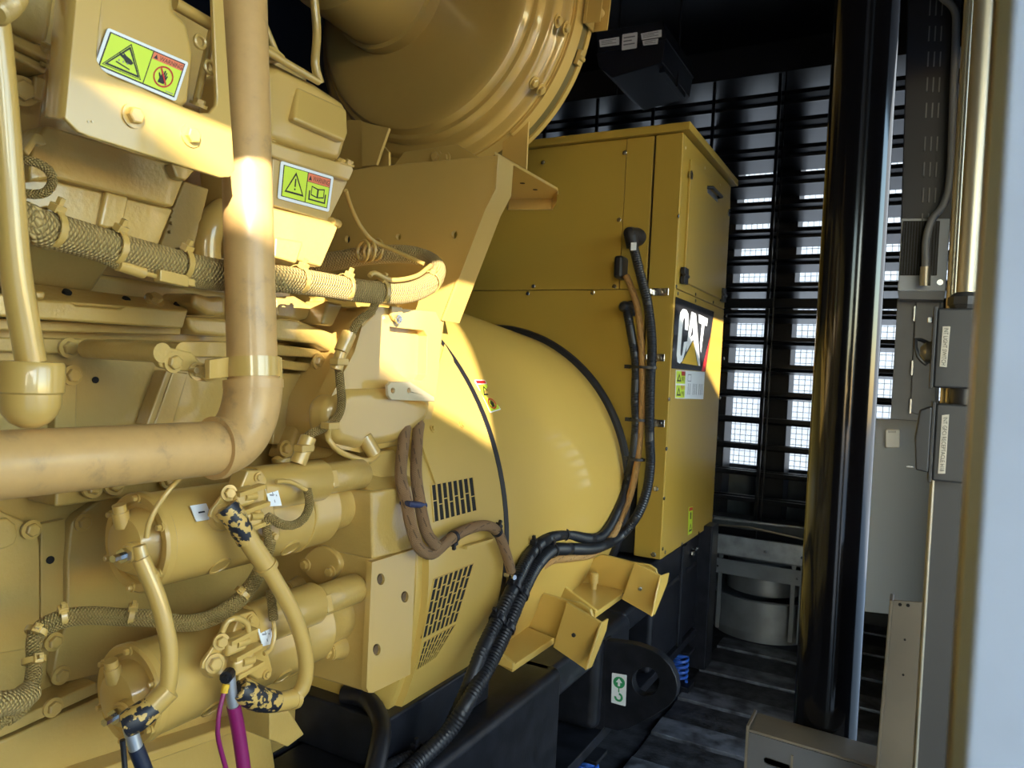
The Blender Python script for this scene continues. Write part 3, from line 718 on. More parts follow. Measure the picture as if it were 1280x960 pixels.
for q in ((854.5, 345), (903, 369)):
    p = PX(*q, cX1+.008); b = MB().box((p.x-.004, p.y-.028, p.z-.030), (p.x+.012, p.y+.028, p.z-.004)).box((p.x-.004, p.y-.028, p.z+.004), (p.x+.012, p.y+.028, p.z+.03)).cyl(p+V((.01, -.03, 0)), p+V((.01, .03, 0)), .007, 10)
    b.build('hinge', M_RUB, door, .002)
for q in ((848, 270), (845, 358), (841, 437), (836, 499), (833, 561), (830, 623), (828, 686)): screw(cab, PX(*q, cX1), (1, 0, 0), .008)
for q in ((847, 367), (869, 368), (891, 378), (869, 376), (908, 395), (905, 448), (900, 497), (896, 547), (893, 597), (892, 647), (873, 666), (852, 680), (831, 690)): screw(cab, PX(*q, cX1), (1, 0, 0), .008)
for q in ((857, 185), (881, 210), (900, 231)): screw(cab, PX(*q, cX1), (1, 0, 0), .006, M_EDGE)
for q in ((679, 203), (781, 191), (774, 275), (768, 358), (667, 358), (660, 367), (741, 366)): screw(cab, PY(*q, cY0), (0, -1, 0), .009)
for q in ((820, 611), (817, 693)): screw(cab, PY(*q, cY0), (0, -1, 0), .010)
# cable clips on the corner panel
for q in ((828, 365), (823, 447), (823, 529)):
    p = PY(*q, cY0); b = MB().box((p.x-.035, cY0-.006, p.z-.014), (p.x+.025, cY0, p.z+.014)).box((p.x-.045, cY0-.03, p.z-.010), (p.x-.035, cY0, p.z+.010))
    cl = b.build('cable_clip', M_ZINC, cab, .002); screw(cab, p + V((.008, -.006, 0)), (0, -1, 0), .007)
# logo decal
eps = .0015
L = Label([PX(845, 371, cX1+eps), PX(892.6, 389.7, cX1+eps), PX(881.7, 464.5, cX1+eps), PX(839.5, 460.5, cX1+eps)], (1, 0, 0)); L.base(P_GL, .005)
L.P([(1, .0), (1, .10), (.97, 1), (.86, 1), (.99, .42)], P_RD, 1)
co = [(.10, .30), (.12, .19), (.17, .135), (.25, .13), (.31, .18), (.33, .27), (.33, .42), (.25, .42), (.25, .30), (.235, .25), (.21, .25), (.195, .30), (.19, .75), (.205, .81), (.235, .80), (.25, .74), (.26, .60), (.35, .58), (.34, .66), (.26, .88), (.20, .92), (.13, .90), (.10, .80)]
L.P(co, P_W, 2)
L.P([(.385, .13), (.50, .14), (.80, .92), (.735, .92), (.50, .53), (.345, .74), (.345, .55)], P_W, 2); L.P([(.445, .27), (.485, .46), (.415, .52)], P_GL, 3)
L.P([(.575, .13), (.84, .15), (.84, .27), (.765, .265), (.77, .72), (.705, .55), (.69, .265), (.61, .26)], P_W, 2)
L.P([(.50, .56), (.72, .92), (.25, .91)], P_CY, 3)
L.build('logo_decal', cab, 'black decal with white letters and a yellow triangle')
L = Label([PX(845, 462.5, cX1+eps), PX(881, 465, cX1+eps), PX(879, 499, cX1+eps), PX(844, 498, cX1+eps)], (1, 0, 0)); L.base(P_W, .02)
for v0 in (.03, .53):
    L.R(.01, v0, .30, v0+.44, P_Y); L.R(.17, v0, .30, v0+.15, P_RD); L.ringp(tri(.10, v0+.22, .14, .3), tri(.10, v0+.24, .07, .15), P_K); L.R(.18, v0+.2, .28, v0+.4, P_K)
L.ringp([(.38, .12), (.5, .12), (.5, .38), (.38, .38)], [(.39, .15), (.49, .15), (.49, .35), (.39, .35)], P_GR)
for u in (.40, .46, .58, .64, .70, .80, .86, .92):
    L.R(u, .45, u+.02, .85, P_GR)
L.build('instruction_label', cab, 'white instruction label with two small lime warnings')
L = Label([PX(861, 634, cX1+eps), PX(866, 633, cX1+eps), PX(865, 666, cX1+eps), PX(860, 669, cX1+eps)], (1, 0, 0)); L.base(P_Y, .02); L.R(.05, .02, .95, .14, P_RD); L.R(.35, .2, .65, .45, P_K); L.ringp(tri(.5, .75, .8, .3), tri(.5, .76, .4, .15), P_K); L.build('warning_label', cab, 'narrow lime sticker near the lower edge')

# ================================================================== CABLES
bl_ = 'cables clipped to the cabinet and led down to the skid'
Yc = 2.575
pA = [(788, 292, 'Y', Yc), (793, 313, 'Y', Yc), (801, 345, 'Y', Yc), (810, 382, 'Y', Yc), (815, 430, 'Y', Yc), (813, 480, 'Y', Yc), (812, 540, 'Y', Yc), (813, 580, 'Y', Yc), (808, 615, 'Y', Yc-.01), (796, 645, 'Y', Yc-.03), (775, 670, 'X', -.885),
      (745, 685, 'X', -.862), (712, 686, 'X', -.85), (690, 688, 'X', -.835), (671, 706, 'X', -.815), (655, 735, 'X', -.80), (636, 780, 'X', -.79), (617, 820, 'X', -.785), (588, 872, 'X', -.775), (560, 915, 'Z', .56), (520, 955, 'Z', .525), (490, 985, 'Z', .52)]
pC = [(783, 384, 'Y', Yc+.02), (786, 400, 'Y', Yc), (793, 440, 'Y', Yc), (795, 463, 'Y', Yc), (794, 500, 'Y', Yc), (795, 530, 'Y', Yc), (791, 572, 'Y', Yc), (783, 606, 'X', -.905), (771, 640, 'X', -.895), (754, 668, 'X', -.885), (735, 673, 'X', -.875),
      (707, 668, 'X', -.87), (683, 674, 'X', -.845), (663, 692, 'X', -.825), (646, 725, 'X', -.805), (624, 770, 'X', -.80), (604, 810, 'X', -.795), (580, 872, 'X', -.80), (553, 924, 'Z', .53), (520, 945, 'Z', .52), (485, 962, 'Z', .52), (455, 990, 'Z', .52)]
pB = [(783, 345, 'Y', Yc+.02), (790, 362, 'Y', Yc+.01), (797, 385, 'Y', Yc), (801, 420, 'Y', Yc), (803, 470, 'Y', Yc), (802, 520, 'Y', Yc), (797, 575, 'Y', Yc), (788, 618, 'Y', Yc-.01), (776, 648, 'X', -.90), (764, 672, 'X', -.885), (740, 692, 'X', -.875), (715, 697, 'X', -.865), (690, 700, 'X', -.86), (672, 712, 'X', -.87)]
cA = thing('corrugated_conduit', 'thick black corrugated conduit rising to the upper boot on the cabinet', 'cable', pt(pA[-1]), bl_)
MB().tube(pA, .0170, 16, corr=.045, corr_p=.0085).build('conduit', M_COR, cA)
p = pt(pA[0]); MB().lathe(V((p.x, cY0, p.z)), (0, -1, 0), [(0, .034), (.02, .034), (.03, .028), (.075, .026), (.10, .02), (.105, .005)], 24).build('boot', M_RUB, cA)
MB().cyl(p + V((0, 0, -.005)), pt((791, 308, 'Y', Yc)), .024, 18).build('boot_collar', M_RUB, cA)
MB().obox(pt((792, 308, 'Y', Yc-.025)), V((.010, 0, 0)), V((0, .001, 0)), V((0, 0, .014))).build('white_tag', P_W, cA)
cC = thing('corrugated_conduit', 'black corrugated conduit rising to the lower elbow beside the barrel', 'cable', pt(pC[-1]), bl_)
MB().tube(pC, .0160, 16, corr=.045, corr_p=.0085).build('conduit', M_COR, cC)
p = pt(pC[0]); MB().lathe(V((p.x, cY0, p.z)), (0, -1, 0), [(0, .030), (.012, .030), (.02, .022), (.085, .021), (.10, .012), (.102, .002)], 20).build('elbow_boot', M_RUB, cC)
cB = thing('braided_cable', 'tan braided cable running between the two black conduits on the cabinet', 'cable', pt(pB[-1]), bl_)
MB().tube(pB, .0125, 14).build('sleeve', M_BRN, cB)
p = pt((781, 336, 'Y', cY0)); boxp('entry_boot', (p.x-.018, cY0-.075, p.z-.045), (p.x+.016, cY0, p.z+.04), M_RUB, cB, .012, 3)
for q in ((797, 459), (797, 525), (795, 574), (770, 648)):
    c = pt((q[0]+6, q[1], 'Y', Yc))
    b = MB(); T = V((0, 0, 1)) if q[1] < 600 else V((.5, .2, .8)).normalized(); u = V((1, 0, 0)); u = (u - T*u.dot(T)).normalized(); w_ = T.cross(u)
    n = 28; R1, R2 = (.047, .020) if q[1] < 500 else (.030, .021)
    c = pt((q[0]+(6 if q[1] < 500 else 0), q[1], 'Y', Yc if q[1] < 600 else Yc-.04))
    vs = []
    for rr in (1.0, 1.14):
        for dz_ in (-.005, .005):
            for i in range(n): t = 6.2832*i/n; vs.append(c + u*R1*rr*math.cos(t) + w_*R2*rr*math.sin(t) + T*dz_)
    fs = []
    for i in range(n):
        j = (i+1) % n; fs += [(i, j, n+j, n+i), (2*n+i, 3*n+i, 3*n+j, 2*n+j), (i, 2*n+i, 2*n+j, j), (n+i, n+j, 3*n+j, 3*n+i)]
    b.add(vs, fs); b.obox(c - w_*0 - u*R1*1.2, u*.010, w_*.007, T*.007); b.build('cable_tie', M_TIE, cB)
for at, pp, rr in ((pt((645, 735, 'X', -.80)), pC, .0180), (pt((650, 745, 'X', -.80)), pA, .0185), (pt((622, 777, 'X', -.80)), pC, .0180), (pt((632, 785, 'X', -.79)), pA, .0185), (pt((707, 670, 'X', -.86)), pC, .0180), (pt((690, 688, 'X', -.835)), pA, .0185), (pt((668, 690, 'X', -.83)), pC, .0180), (pt((520, 945, 'Z', .52)), pC, .0180)):
    tie(cC if pp is pC else cA, pp, at, rr, M_TIE, .006)
# brown hoses from under the flywheel casting to the generator stud
pD = [(507, 535, 'X', -.90), (505, 547, 'X', -.885), (501, 595, 'X', -.845), (508, 626, 'X', -.825), (514, 657, 'X', -.812), (524, 684, 'X', -.806), (540, 692, 'X', -.804), (560, 676, 'X', -.806), (581, 663, 'X', -.808), (605, 657, 'X', -.81), (621, 664, 'X', -.81), (632, 690, 'X', -.81), (639, 714, 'X', -.81)]
pE = [(524, 530, 'X', -.90), (522, 545, 'X', -.885), (520, 590, 'X', -.835), (525, 629, 'X', -.812), (533, 665, 'X', -.798), (545, 682, 'X', -.792)]
hd = tag(MB().tube(pD, .0118, 14).build('braided_hose', M_BRD), 'brown braided hose looping under the upper vent to a stud on the generator', 'hose')
he = tag(MB().tube(pE, .0118, 14).build('braided_hose', M_BRD), 'shorter brown braided hose hanging beside the looping one', 'hose')
for at in ((pt((512, 628, 'X', -.82))), (pt((570, 669, 'X', -.807))), (pt((622, 664, 'X', -.81)))):
    pass
ORG[hd.name] = hd.location.copy()
tie(hd, pD, pt((568, 670, 'X', -.807)), .0122, M_TIE, .005, V((0, 0, -1))); tie(hd, pD, pt((622, 664, 'X', -.81)), .0122, M_TIE, .005)
c = (pt((509, 630, 'X', -.822)) + pt((525, 630, 'X', -.812)))/2
MB().obox(c + V((.0, 0, 0)), V((.004, .024, -.004)), V((.0155, -.002, 0)), V((0, 0, .006))).build('cable_tie', mat('navy_nylon', (.02, .03, .09), .4), hd, .005, 3)

# ================================================================== AIR CLEANER DRUM and its support
AXX, AZ = -1.42, 2.435
ac = thing('air_cleaner', 'huge round yellow canister with stepped rim at the top centre', 'air cleaner', (AXX, 2.0, 1.87))
oa = V((AXX, 0, AZ))
MB().lathe(oa, ax, [(1.89, 0.01), (1.880, .33), (1.882, .375), (1.890, .388), (1.905, .394), (1.912, .400), (1.914, .412), (1.922, .420), (1.938, .424), (1.943, .432), (1.944, .446), (1.952, .456), (1.972, .462), (1.978, .470), (1.980, .480), (1.985, .486), (1.995, .486), (1.996, .480), (2.002, .480), (2.003, .486), (2.095, .496), (2.10, .46)], 128).build('canister', M_Y, ac)
MB().lathe(oa, ax, [(2.050, .490), (2.050, .497), (2.078, .500), (2.078, .490)], 128, cap=False).build('strap', mat('bronze_brown_strap', (.16, .115, .035), .35, coat=.2), ac)
MB().lathe(oa, ax, [(2.080, .492), (2.080, .506), (2.098, .508), (2.104, .504), (2.104, .492)], 128, cap=False).build('band', M_Y, ac)
def onrim(x, y, R):
    lo, hi = 1.0, 3.2
    best = None
    for i in range(800):
        Y_ = 1.7 + i*.001; p = PY(x, y, Y_)
        if (p.x-AXX)**2 + (p.z-AZ)**2 < R*R: return p
    return PY(x, y, 2.0)
for q in ((697, 26), (707, 35), (667, 103), (676, 112)):
    p = onrim(*q, .490); bolt(ac, p, (p.x-AXX, 0, p.z-AZ), .013, M_Y, True)
# draw latches on the strap
p = onrim(722, 72, .502); n_ = V((p.x-AXX, 0, p.z-AZ)).normalized(); t_ = ax.cross(n_)
MB().obox(p+n_*.006, n_*.008, ax*.012, t_*.022).cyl(p+n_*.014-ax*.014, p+n_*.014+ax*.014, .008, 10).build('latch', M_Y, ac, .002)
p = onrim(735, 14, .502); n_ = V((p.x-AXX, 0, p.z-AZ)).normalized(); t_ = ax.cross(n_)
MB().obox(p+n_*.01, n_*.004, ax*.035, t_*.05).obox(p+n_*.03-ax*.03, n_*.028, ax*.003, t_*.05).obox(p+n_*.03+ax*.03, n_*.028, ax*.003, t_*.05).cyl(p+n_*.03-ax*.03, p+n_*.03+ax*.03, .014, 12).build('latch', M_Y, ac, .002)
# leg from the drum to the shelf
plateY('leg', [(634, 128), (661, 146), (658, 212), (627, 194)], 2.02, .008, M_Y, ac, .002)
b = MB(); a0 = [(math.cos(t), math.sin(t)) for t in [(-.95 + i*.04) for i in range(24)]]
vs = [oa + V((c_*.495, 2.006, s_*.495)) for c_, s_ in a0] + [oa + V((c_*.501, 2.048, s_*.501)) for c_, s_ in a0]; n = len(a0)
vs2 = [oa + V((c_*.486, 2.006, s_*.486)) for c_, s_ in a0] + [oa + V((c_*.490, 2.048, s_*.490)) for c_, s_ in a0]
b.add(vs+vs2, [(i, i+1, n+i+1, n+i) for i in range(n-1)] + [(2*n+i, 3*n+i, 3*n+i+1, 2*n+i+1) for i in range(n-1)] + [(i, 2*n+i, 2*n+i+1, i+1) for i in range(n-1)] + [(n+i, n+i+1, 3*n+i+1, 3*n+i) for i in range(n-1)])
b.build('saddle_plate', M_Y, ac)
# inlet neck and elbow in front of the drum
nc = PY(462, -34, 1.78)
MB().lathe(V((nc.x, 0, nc.z)), ax, [(1.60, .165), (1.62, .182), (1.73, .188), (1.84, .192), (1.845, .204), (1.90, .206)], 64).build('inlet_neck', M_Y, ac)
n2 = PY(404, -44, 1.52)
MB().tube([V((nc.x, 1.70, nc.z)), V((nc.x-.0, 1.56, nc.z)), V((n2.x, 1.38, n2.z)), V((n2.x-.25, 1.30, n2.z+.02)), V((n2.x-.5, 1.28, n2.z+.05))], .115, 40).build('elbow', M_Y, ac)

br = thing('support_bracket', 'large folded yellow support plate under the canister with a triangular shelf', 'bracket', PY(520, 420, 1.5))
bY = 1.50
plateY('plate', [(418, 250), (438, 212), (500, 205), (622, 194), (619, 235), (605, 262), (552, 400), (547, 440), (430, 440), (392, 330)], bY, .012, M_Y, br, .002, holes=[circ(434, 299, 3, 5, 12), circ(498, 296, 3, 4, 12), circ(568, 293, 3.5, 5, 12)])
plateY('edge_flange', [(619, 194), (623, 194), (620, 236), (606.5, 262), (553.5, 401), (551, 400), (604, 262), (617.5, 235)], bY-.004, .075, M_Y, br, .001)
zsf = PY(622, 194, bY).z
MB().prism([PZ(618, 193, zsf), PZ(697, 238, zsf), PZ(698, 243, zsf), PZ(692, 250, zsf), PZ(634, 250, zsf)], (0, 0, .008)).build('shelf', M_Y, br, .002)
a_, b_ = PZ(698, 241, zsf), PZ(634, 250, zsf)
MB().prism([PZ(697, 238, zsf), PZ(692, 250, zsf), PZ(634, 250, zsf), PZ(636, 248.5, zsf), PZ(690, 248.5, zsf)], (0, 0, -.030)).build('shelf_lip', M_Y, br, .001)
bolt(br, PZ(629, 220, zsf), (0, 0, -1), .010, M_BRASS); 
for q in ((653, 229), (669, 237)): MB().lathe(PZ(*q, zsf), (0, 0, -1), [(-.001, .007), (.0006, .007)], 14).build('hole', M_DARK, br)
MB().prism([PY(505, 190, 1.62), PY(570, 180, 1.62), PY(600, 198, 1.62), PY(492, 207, 1.62)], (0, .01, 0)).build('saddle', M_Y, br, .002)
for q in ((545, 196), (556, 198)): bolt(br, PY(*q, 1.61), (0, -1, 0), .012)
plateY('rear_web', [(424, 150), (450, 150), (486, 190), (486, 208), (424, 212)], 1.72, .01, M_Y, br, .001)
plateY('rear_web', [(452, 152), (486, 160), (470, 206), (452, 208)], 1.62, .01, M_Y, br, .001)

# ================================================================== ENGINE
eng = thing('diesel_engine', 'large yellow painted diesel engine filling the left of the picture', 'engine', (-1.4, .6, .2))
# --- masses behind everything
boxp('crankcase', (-2.2, -1.3, .25), (-1.12, 1.12, 1.42), M_YC, eng, .01)
MB().prism([(a_, -1.3, b_) for a_, b_ in ((-1.06, 1.38), (-.98, 1.46), (-.95, 1.62), (-1.0, 1.90), (-1.2, 2.02), (-1.9, 2.02), (-1.9, 1.38))], (0, 1.96, 0)).build('cylinder_bank', M_YC, eng, .012, 3)
MB().prism([(-1.16, .6, 1.38), (-1.14, .6, 1.9), (-1.9, .6, 1.9), (-1.9, .6, 1.38)], (0, .55, 0)).build('valley', M_YC, eng, .01)
# --- lower side: crankcase wall and covers
plateX('lower_wall', [(-30, 570), (420, 560), (430, 1000), (-30, 1010)], -1.105, .03, M_YC, eng, .002)
cv = plateX('inspection_cover', [(84, 760), (84, 700), (89, 655), (96, 645), (125, 625), (200, 602), (330, 585), (335, 800), (121, 845), (84, 853), (70, 851), (66, 842), (71, 812), (82, 780)], -1.085, .02, M_YC, eng, .004, 3)
plateX('inspection_cover', [(-30, 632), (0, 638), (30, 652), (46, 662), (50, 680), (51, 760), (48, 810), (-30, 822)], -1.088, .02, M_YC, eng, .003)
plateX('oval_pad', [(-20, 650), (10, 648), (20, 656), (23, 668), (19, 680), (5, 686), (-20, 690)], -1.080, .01, M_YC, eng, .003)
plateX('cast_web', [(51, 655), (82, 648), (82, 790), (51, 800)], -1.095, .02, M_YC, eng, .002)
for q in ((115, 610), (142, 607), (210, 600)): bolt(eng, PX(*q, -1.02), (1, 0, .3), .0105)
boxp('bolt_shelf', (-1.10, .60, PX(160, 612, -1.03).z-.012), (-1.03, .95, PX(160, 600, -1.03).z), M_YC, eng, .004)
boxp('side_flange_front', (-1.13, -1.2, .72), (-1.055, .46, .76), M_YC, eng, .004)
boxp('ledge_front', (-1.14, -1.2, 1.345), (-.995, .47, 1.385), M_YC, eng, .004)
plateX('side_flange', [(-30, 918), (11, 903), (121, 852), (124, 866), (11, 918), (-30, 936)], -1.055, .05, M_YC, eng, .003)
plateX('sump', [(-30, 940), (124, 872), (330, 850), (350, 1000), (-30, 1040)], -1.06, .06, M_YC, eng, .004)
MB().prism([PX(55, 985, -1.02), PX(338, 890, -1.02), PX(340, 900, -1.02), PX(60, 1000, -1.02)], (-.05, 0, 0)).build('sump_rail', M_Y, eng, .004)
for q in ((39, 662), (104, 653), (67, 802), (76, 844)): bolt(eng, PX(*q, -1.083), (1, 0, 0), .0095)
bolt(eng, PX(66, 884, -1.053), (1, 0, 0), .0095)
for q in ((63, 700), (254, 745)): MB().lathe(PX(*q, -1.094), (1, 0, 0), [(-.003, .0058), (.0006, .0058)], 16).build('bolt_hole', M_DARK, eng)
plateX('foot_block', [(337, 892), (362, 888), (381, 918), (360, 934), (337, 925)], -.90, .07, M_YC, eng, .003)
# --- middle side: block with rails
plateX('upper_wall', [(-30, 400), (285, 415), (430, 430), (430, 590), (-30, 590)], -1.065, .05, M_YC, eng, .002)
plateX('rail_strip', [(-30, 396), (227, 410), (226, 419), (-30, 412)], -1.035, .04, M_YC, eng, .003)
plateX('rail_strip', [(-30, 421), (290, 427), (290, 447), (200, 446), (-30, 439)], -1.050, .02, M_YC, eng, .003)
plateX('ledge', [(-30, 360), (40, 374), (90, 377), (96, 381), (150, 386), (158, 382), (236, 388), (229, 411), (50, 399), (-30, 394)], -.995, .14, M_YC, eng, .004)
plateX('boss', [(44, 364), (57, 364), (57, 374), (46, 374)], -.99, .03, M_YC, eng, .003)
plateX('side_bracket', [(72, 458), (97, 460), (96, 540), (68, 540)], -1.048, .02, M_YC, eng, .003)
for q, X_ in (((86, 435), -1.046), ((90, 469), -1.044)): bolt(eng, PX(*q, X_), (1, 0, 0), .010)
MB().lathe(PX(119.5, 475, -1.064), (1, 0, 0), [(-.002, .0050), (.0006, .0050)], 16).build('bolt_hole', M_DARK, eng)
MB().prism([PX(42, 354, -1.045), PX(228, 377, -1.045), PX(236, 388.5, -.996), PX(40, 374.5, -.996)], (-.02, 0, -.02)).build('sloped_deck', M_YC, eng, .003)
bolt(eng, PX(193, 375, -1.018), (.7, 0, .75), .010)
for q in ((84, 367), (158, 376), (222, 383)): MB().lathe(PX(q[0], q[1]-2, -1.020), (.7, 0, .75), [(-.003, .006), (.0012, .006)], 14).build('bolt_hole', M_DARK, eng)
plateX('rib', [(208, 463), (216, 464), (193, 532), (183, 532)], -1.035, .03, M_YC, eng, .003)
plateX('rib', [(216, 464), (236, 466), (216, 532), (192, 532)], -1.045, .03, M_YC, eng, .003)
MB().tube([(355, 596, 'X', -1.02), (360, 570, 'X', -1.02), (470, 556, 'X', -1.0)], .016, 16).build('water_line', M_YC, eng)
plateX('cast_lug', [(235, 395), (285, 398), (290, 410), (286, 422), (245, 418), (236, 408)], -1.01, .08, M_YC, eng, .008, 3)
plateX('cast_lug', [(243, 365), (265, 372), (282, 370), (284, 395), (262, 394), (240, 382)], -.985, .08, M_YC, eng, .008, 3)
# --- upper left: cylinder bank parts below the big bracket
plateX('rocker_base', [(40, 182), (58, 156), (112, 172), (214, 205), (231, 224), (217, 259), (67, 222), (36, 228)], -.885, .10, M_YC, eng, .004, 3)
plateX('head', [(20, 222), (67, 224), (217, 261), (198, 308), (120, 292), (20, 268)], -.90, .10, M_YC, eng, .004, 3)
plateX('head_rib', [(133, 238), (162, 246), (153, 290), (124, 283)], -.892, .03, M_YC, eng, .004, 3)
plateX('notch_lug', [(214, 204), (245, 212), (233, 226), (221, 222)], -.87, .06, M_YC, eng, .003)
plateX('head_end', [(231, 226), (262, 236), (238, 330), (200, 310), (217, 260)], -.98, .05, M_YC, eng, .003)
for q in ((215, 262), (213, 270), (214, 279), (212, 290)): MB().lathe(PX(*q, -.975), (1, 0, 0), [(-.002, .0025), (.004, .0025)], 8).build('stud', M_YC, eng)
plateX('valve_cover', [(-40, -40), (75, -40), (66, 30), (60, 58), (14, 36), (-40, 10)], -.93, .08, M_YC, eng, .010, 3)
plateX('cover_ledge', [(12, 38), (63, 62), (62, 78), (12, 52)], -.895, .10, M_Y, eng, .004)
plateX('cover_ledge', [(12, 58), (62, 82), (58, 93), (12, 70)], -.905, .10, M_YC, eng, .004)
plateX('cover_body', [(10, 66), (60, 90), (50, 180), (10, 200)], -.945, .06, M_YC, eng, .005)
plateX('cover_boss', [(44, 92), (60, 98), (54, 128), (41, 122)], -.92, .06, M_YC, eng, .004)
bolt(eng, PX(27, 114, -.93), (1, -.2, 0), .012); bolt(eng, PX(57, 62, -.90), (.5, 0, 1), .007); bolt(eng, PX(60, 82, -.90), (.5, 0, 1), .006)
MB().tube([(-5, 18, 'X', -.78), (14, 4, 'X', -.80), (30, -25, 'X', -.85)], .010, 14, corr=.15, corr_p=.006).build('ribbed_hose_end', M_YC, eng)
plateX('hose_clip', [(30, 188), (44, 166), (52, 168), (60, 180), (52, 182), (46, 180), (36, 196)], -.86, .012, M_YC, eng, .002)
MB().tube([(28, 200, 'X', -.85), (45, 203, 'X', -.845), (60, 212, 'X', -.845), (66, 226, 'X', -.85), (58, 240, 'X', -.855), (42, 243, 'X', -.86), (28, 241, 'X', -.86)], .0052, 12).build('hose_loop', M_BRY2, eng)
# recess between the two heads
MB().tube([(258, 345, 'X', -.985), (258, 300, 'X', -.985), (266, 278, 'X', -.985), (282, 262, 'X', -1.02), (300, 255, 'X', -1.08)], .0225, 20).build('water_elbow', M_Y, eng)
MB().tube([(218, 4, 'X', -.90), (266, 32, 'X', -.90)], .0085, 14).build('fuel_line', M_Y, eng)
MB().tube([(265, 40, 'X', -.90), (256, 80, 'X', -.90), (246, 124, 'X', -.90)], .0055, 12).build('fuel_line', M_Y, eng)
bolt(eng, PX(248, 131, -.86), (.4, 0, 1), .008)
for q in ((262, 84), (250, 52)): MB().torus(PX(*q, -.88), (1, 0, 0), .008, .003, 16, 8).build('banjo_ring', M_YC, eng)
# --- rear cylinder head and its cover
rc = plateX('rear_valve_cover', [(329, 82), (345, 76), (398, 104), (431, 126), (438, 140), (438, 168), (428, 204), (331, 174)], -.905, .16, M_Y, eng, .018, 4)
MB().prism([PX(372, 108, -.902), PX(434, 136, -.902), PX(436, 166, -.892), PX(432, 178, -.890), PX(368, 150, -.890)], (-.05, 0, 0)).build('cover_facet', M_Y, eng, .006, 3)
plateX('cover_flange', [(329, 172), (362, 184), (441, 207), (443, 213), (437, 226), (362, 203), (329, 192)], -.885, .16, M_Y, eng, .004, 3)
plateX('rear_head', [(329, 190), (436, 226), (412, 276), (335, 262)], -.90, .15, M_YC, eng, .004, 3)
plateX('head_pad', [(341, 196), (418, 218), (410, 277), (339, 257)], -.893, .02, M_YC, eng, .003)
plateX('head_step', [(335, 258), (412, 276), (423, 284), (418, 297), (402, 334), (338, 316)], -.89, .14, M_YC, eng, .004, 3)
plateX('head_rib', [(345, 296), (380, 302), (371, 330), (343, 322)], -.875, .03, M_YC, eng, .004)
MB().cyl(PX(414, 277, -.895), PX(422, 280, -.905), .008, 12).build('plug', M_YC, eng)
for q in ((338, 179), (426, 203), (436, 205)): bolt(eng, PX(*q, -.895), (.5, 0, 1), .007)
MB().tube([(331, 62, 'X', -.88), (360, 80, 'X', -.89), (398, 102, 'X', -.90)], .006, 12).build('fuel_line', M_Y, eng)
plateX('line_clip', [(329, 54), (345, 58), (358, 70), (358, 78), (329, 78)], -.90, .03, M_Y, eng, .004)
MB().tube([(392, -10, 'X', -1.1), (396, 40, 'X', -1.1), (394, 80, 'X', -1.1), (400, 104, 'X', -1.1)], .009, 12).build('drain_tube', M_Y, eng)
MB().tube([(326, 20, 'X', -.95), (336, 45, 'X', -.95), (345, 66, 'X', -.95)], .006, 12).build('drain_tube', M_Y, eng)
L = Label([PX(351, 201, -.891), PX(417, 221, -.891), PX(411, 265, -.891), PX(347, 248, -.891)], (1, 0, 0)); L.base(P_W, .06)
L.R(.05, .08, .95, .92, P_K, 1); L.R(.065, .10, .49, .90, P_Y, 2); L.R(.505, .34, .935, .90, P_Y, 2); L.R(.505, .10, .935, .33, P_R, 2)
L.ringp(tri(.28, .48, .36, .60), tri(.28, .50, .29, .46), P_K, 3); L.R(.27, .36, .295, .58, P_K, 3); L.R(.27, .62, .295, .67, P_K, 3)
L.text('WARNING', .60, .15, .92, .29, P_K, 3); L.P(tri(.55, .22, .06, .13), P_K, 3)
for s_ in (-1, 1): L.ringp([(.72, .46), (.72+s_*.13, .42), (.72+s_*.13, .68), (.72, .72)], [(.72+s_*.015, .49), (.72+s_*.115, .455), (.72+s_*.115, .65), (.72+s_*.015, .685)], P_K, 3)
L.P([(.55, .56), (.575, .56), (.575, .78), (.865, .78), (.865, .56), (.89, .56), (.89, .82), (.55, .82)], P_K, 3)
L.build('warning_label', eng, 'lime warning label with an open book')
# --- rear of the block between pipe and flywheel casting
plateX('rear_ledge', [(343, 397), (372, 400), (420, 418), (413, 440), (396, 430), (343, 424)], -.985, .12, M_YC, eng, .005, 3)
plateX('rear_lug', [(344, 372), (370, 370), (388, 380), (400, 396), (372, 402), (345, 398)], -1.0, .1, M_YC, eng, .008, 3)
plateX('rear_lug', [(410, 376), (430, 380), (417, 408), (402, 406)], -.96, .06, M_YC, eng, .006, 3)
plateX('rear_rail', [(343, 430), (410, 438), (405, 448), (343, 444)], -1.01, .06, M_YC, eng, .003)
plateX('rear_rail', [(343, 448), (400, 456), (398, 466), (343, 460)], -1.02, .06, M_YC, eng, .003)
bolt(eng, PX(398, 452, -1.0), (1, 0, 0), .011)
plateX('rear_cover', [(350, 466), (396, 468), (375, 545), (362, 556), (340, 556)], -1.03, .03, M_YC, eng, .004)
plateX('rear_strut', [(398, 470), (430, 462), (412, 520), (392, 572), (356, 574)], -1.0, .05, M_YC, eng, .008, 3)
L = Label([PX(392, 478, -.996), PX(411, 479, -.996), PX(401, 519, -.996), PX(379, 519, -.996)], (1, 0, 0)); L.base(M_SHR, .03)
L.R(.1, .08, .5, .3, P_K); L.R(.1, .55, .4, .9, P_K)
for i in range(5): L.R(.55, .1+i*.17, .9, .18+i*.17, P_GR)
L.build('data_plate', eng, 'small silver data plate'); bolt(eng, PX(356, 560, -1.0), (1, 0, 0), .010)
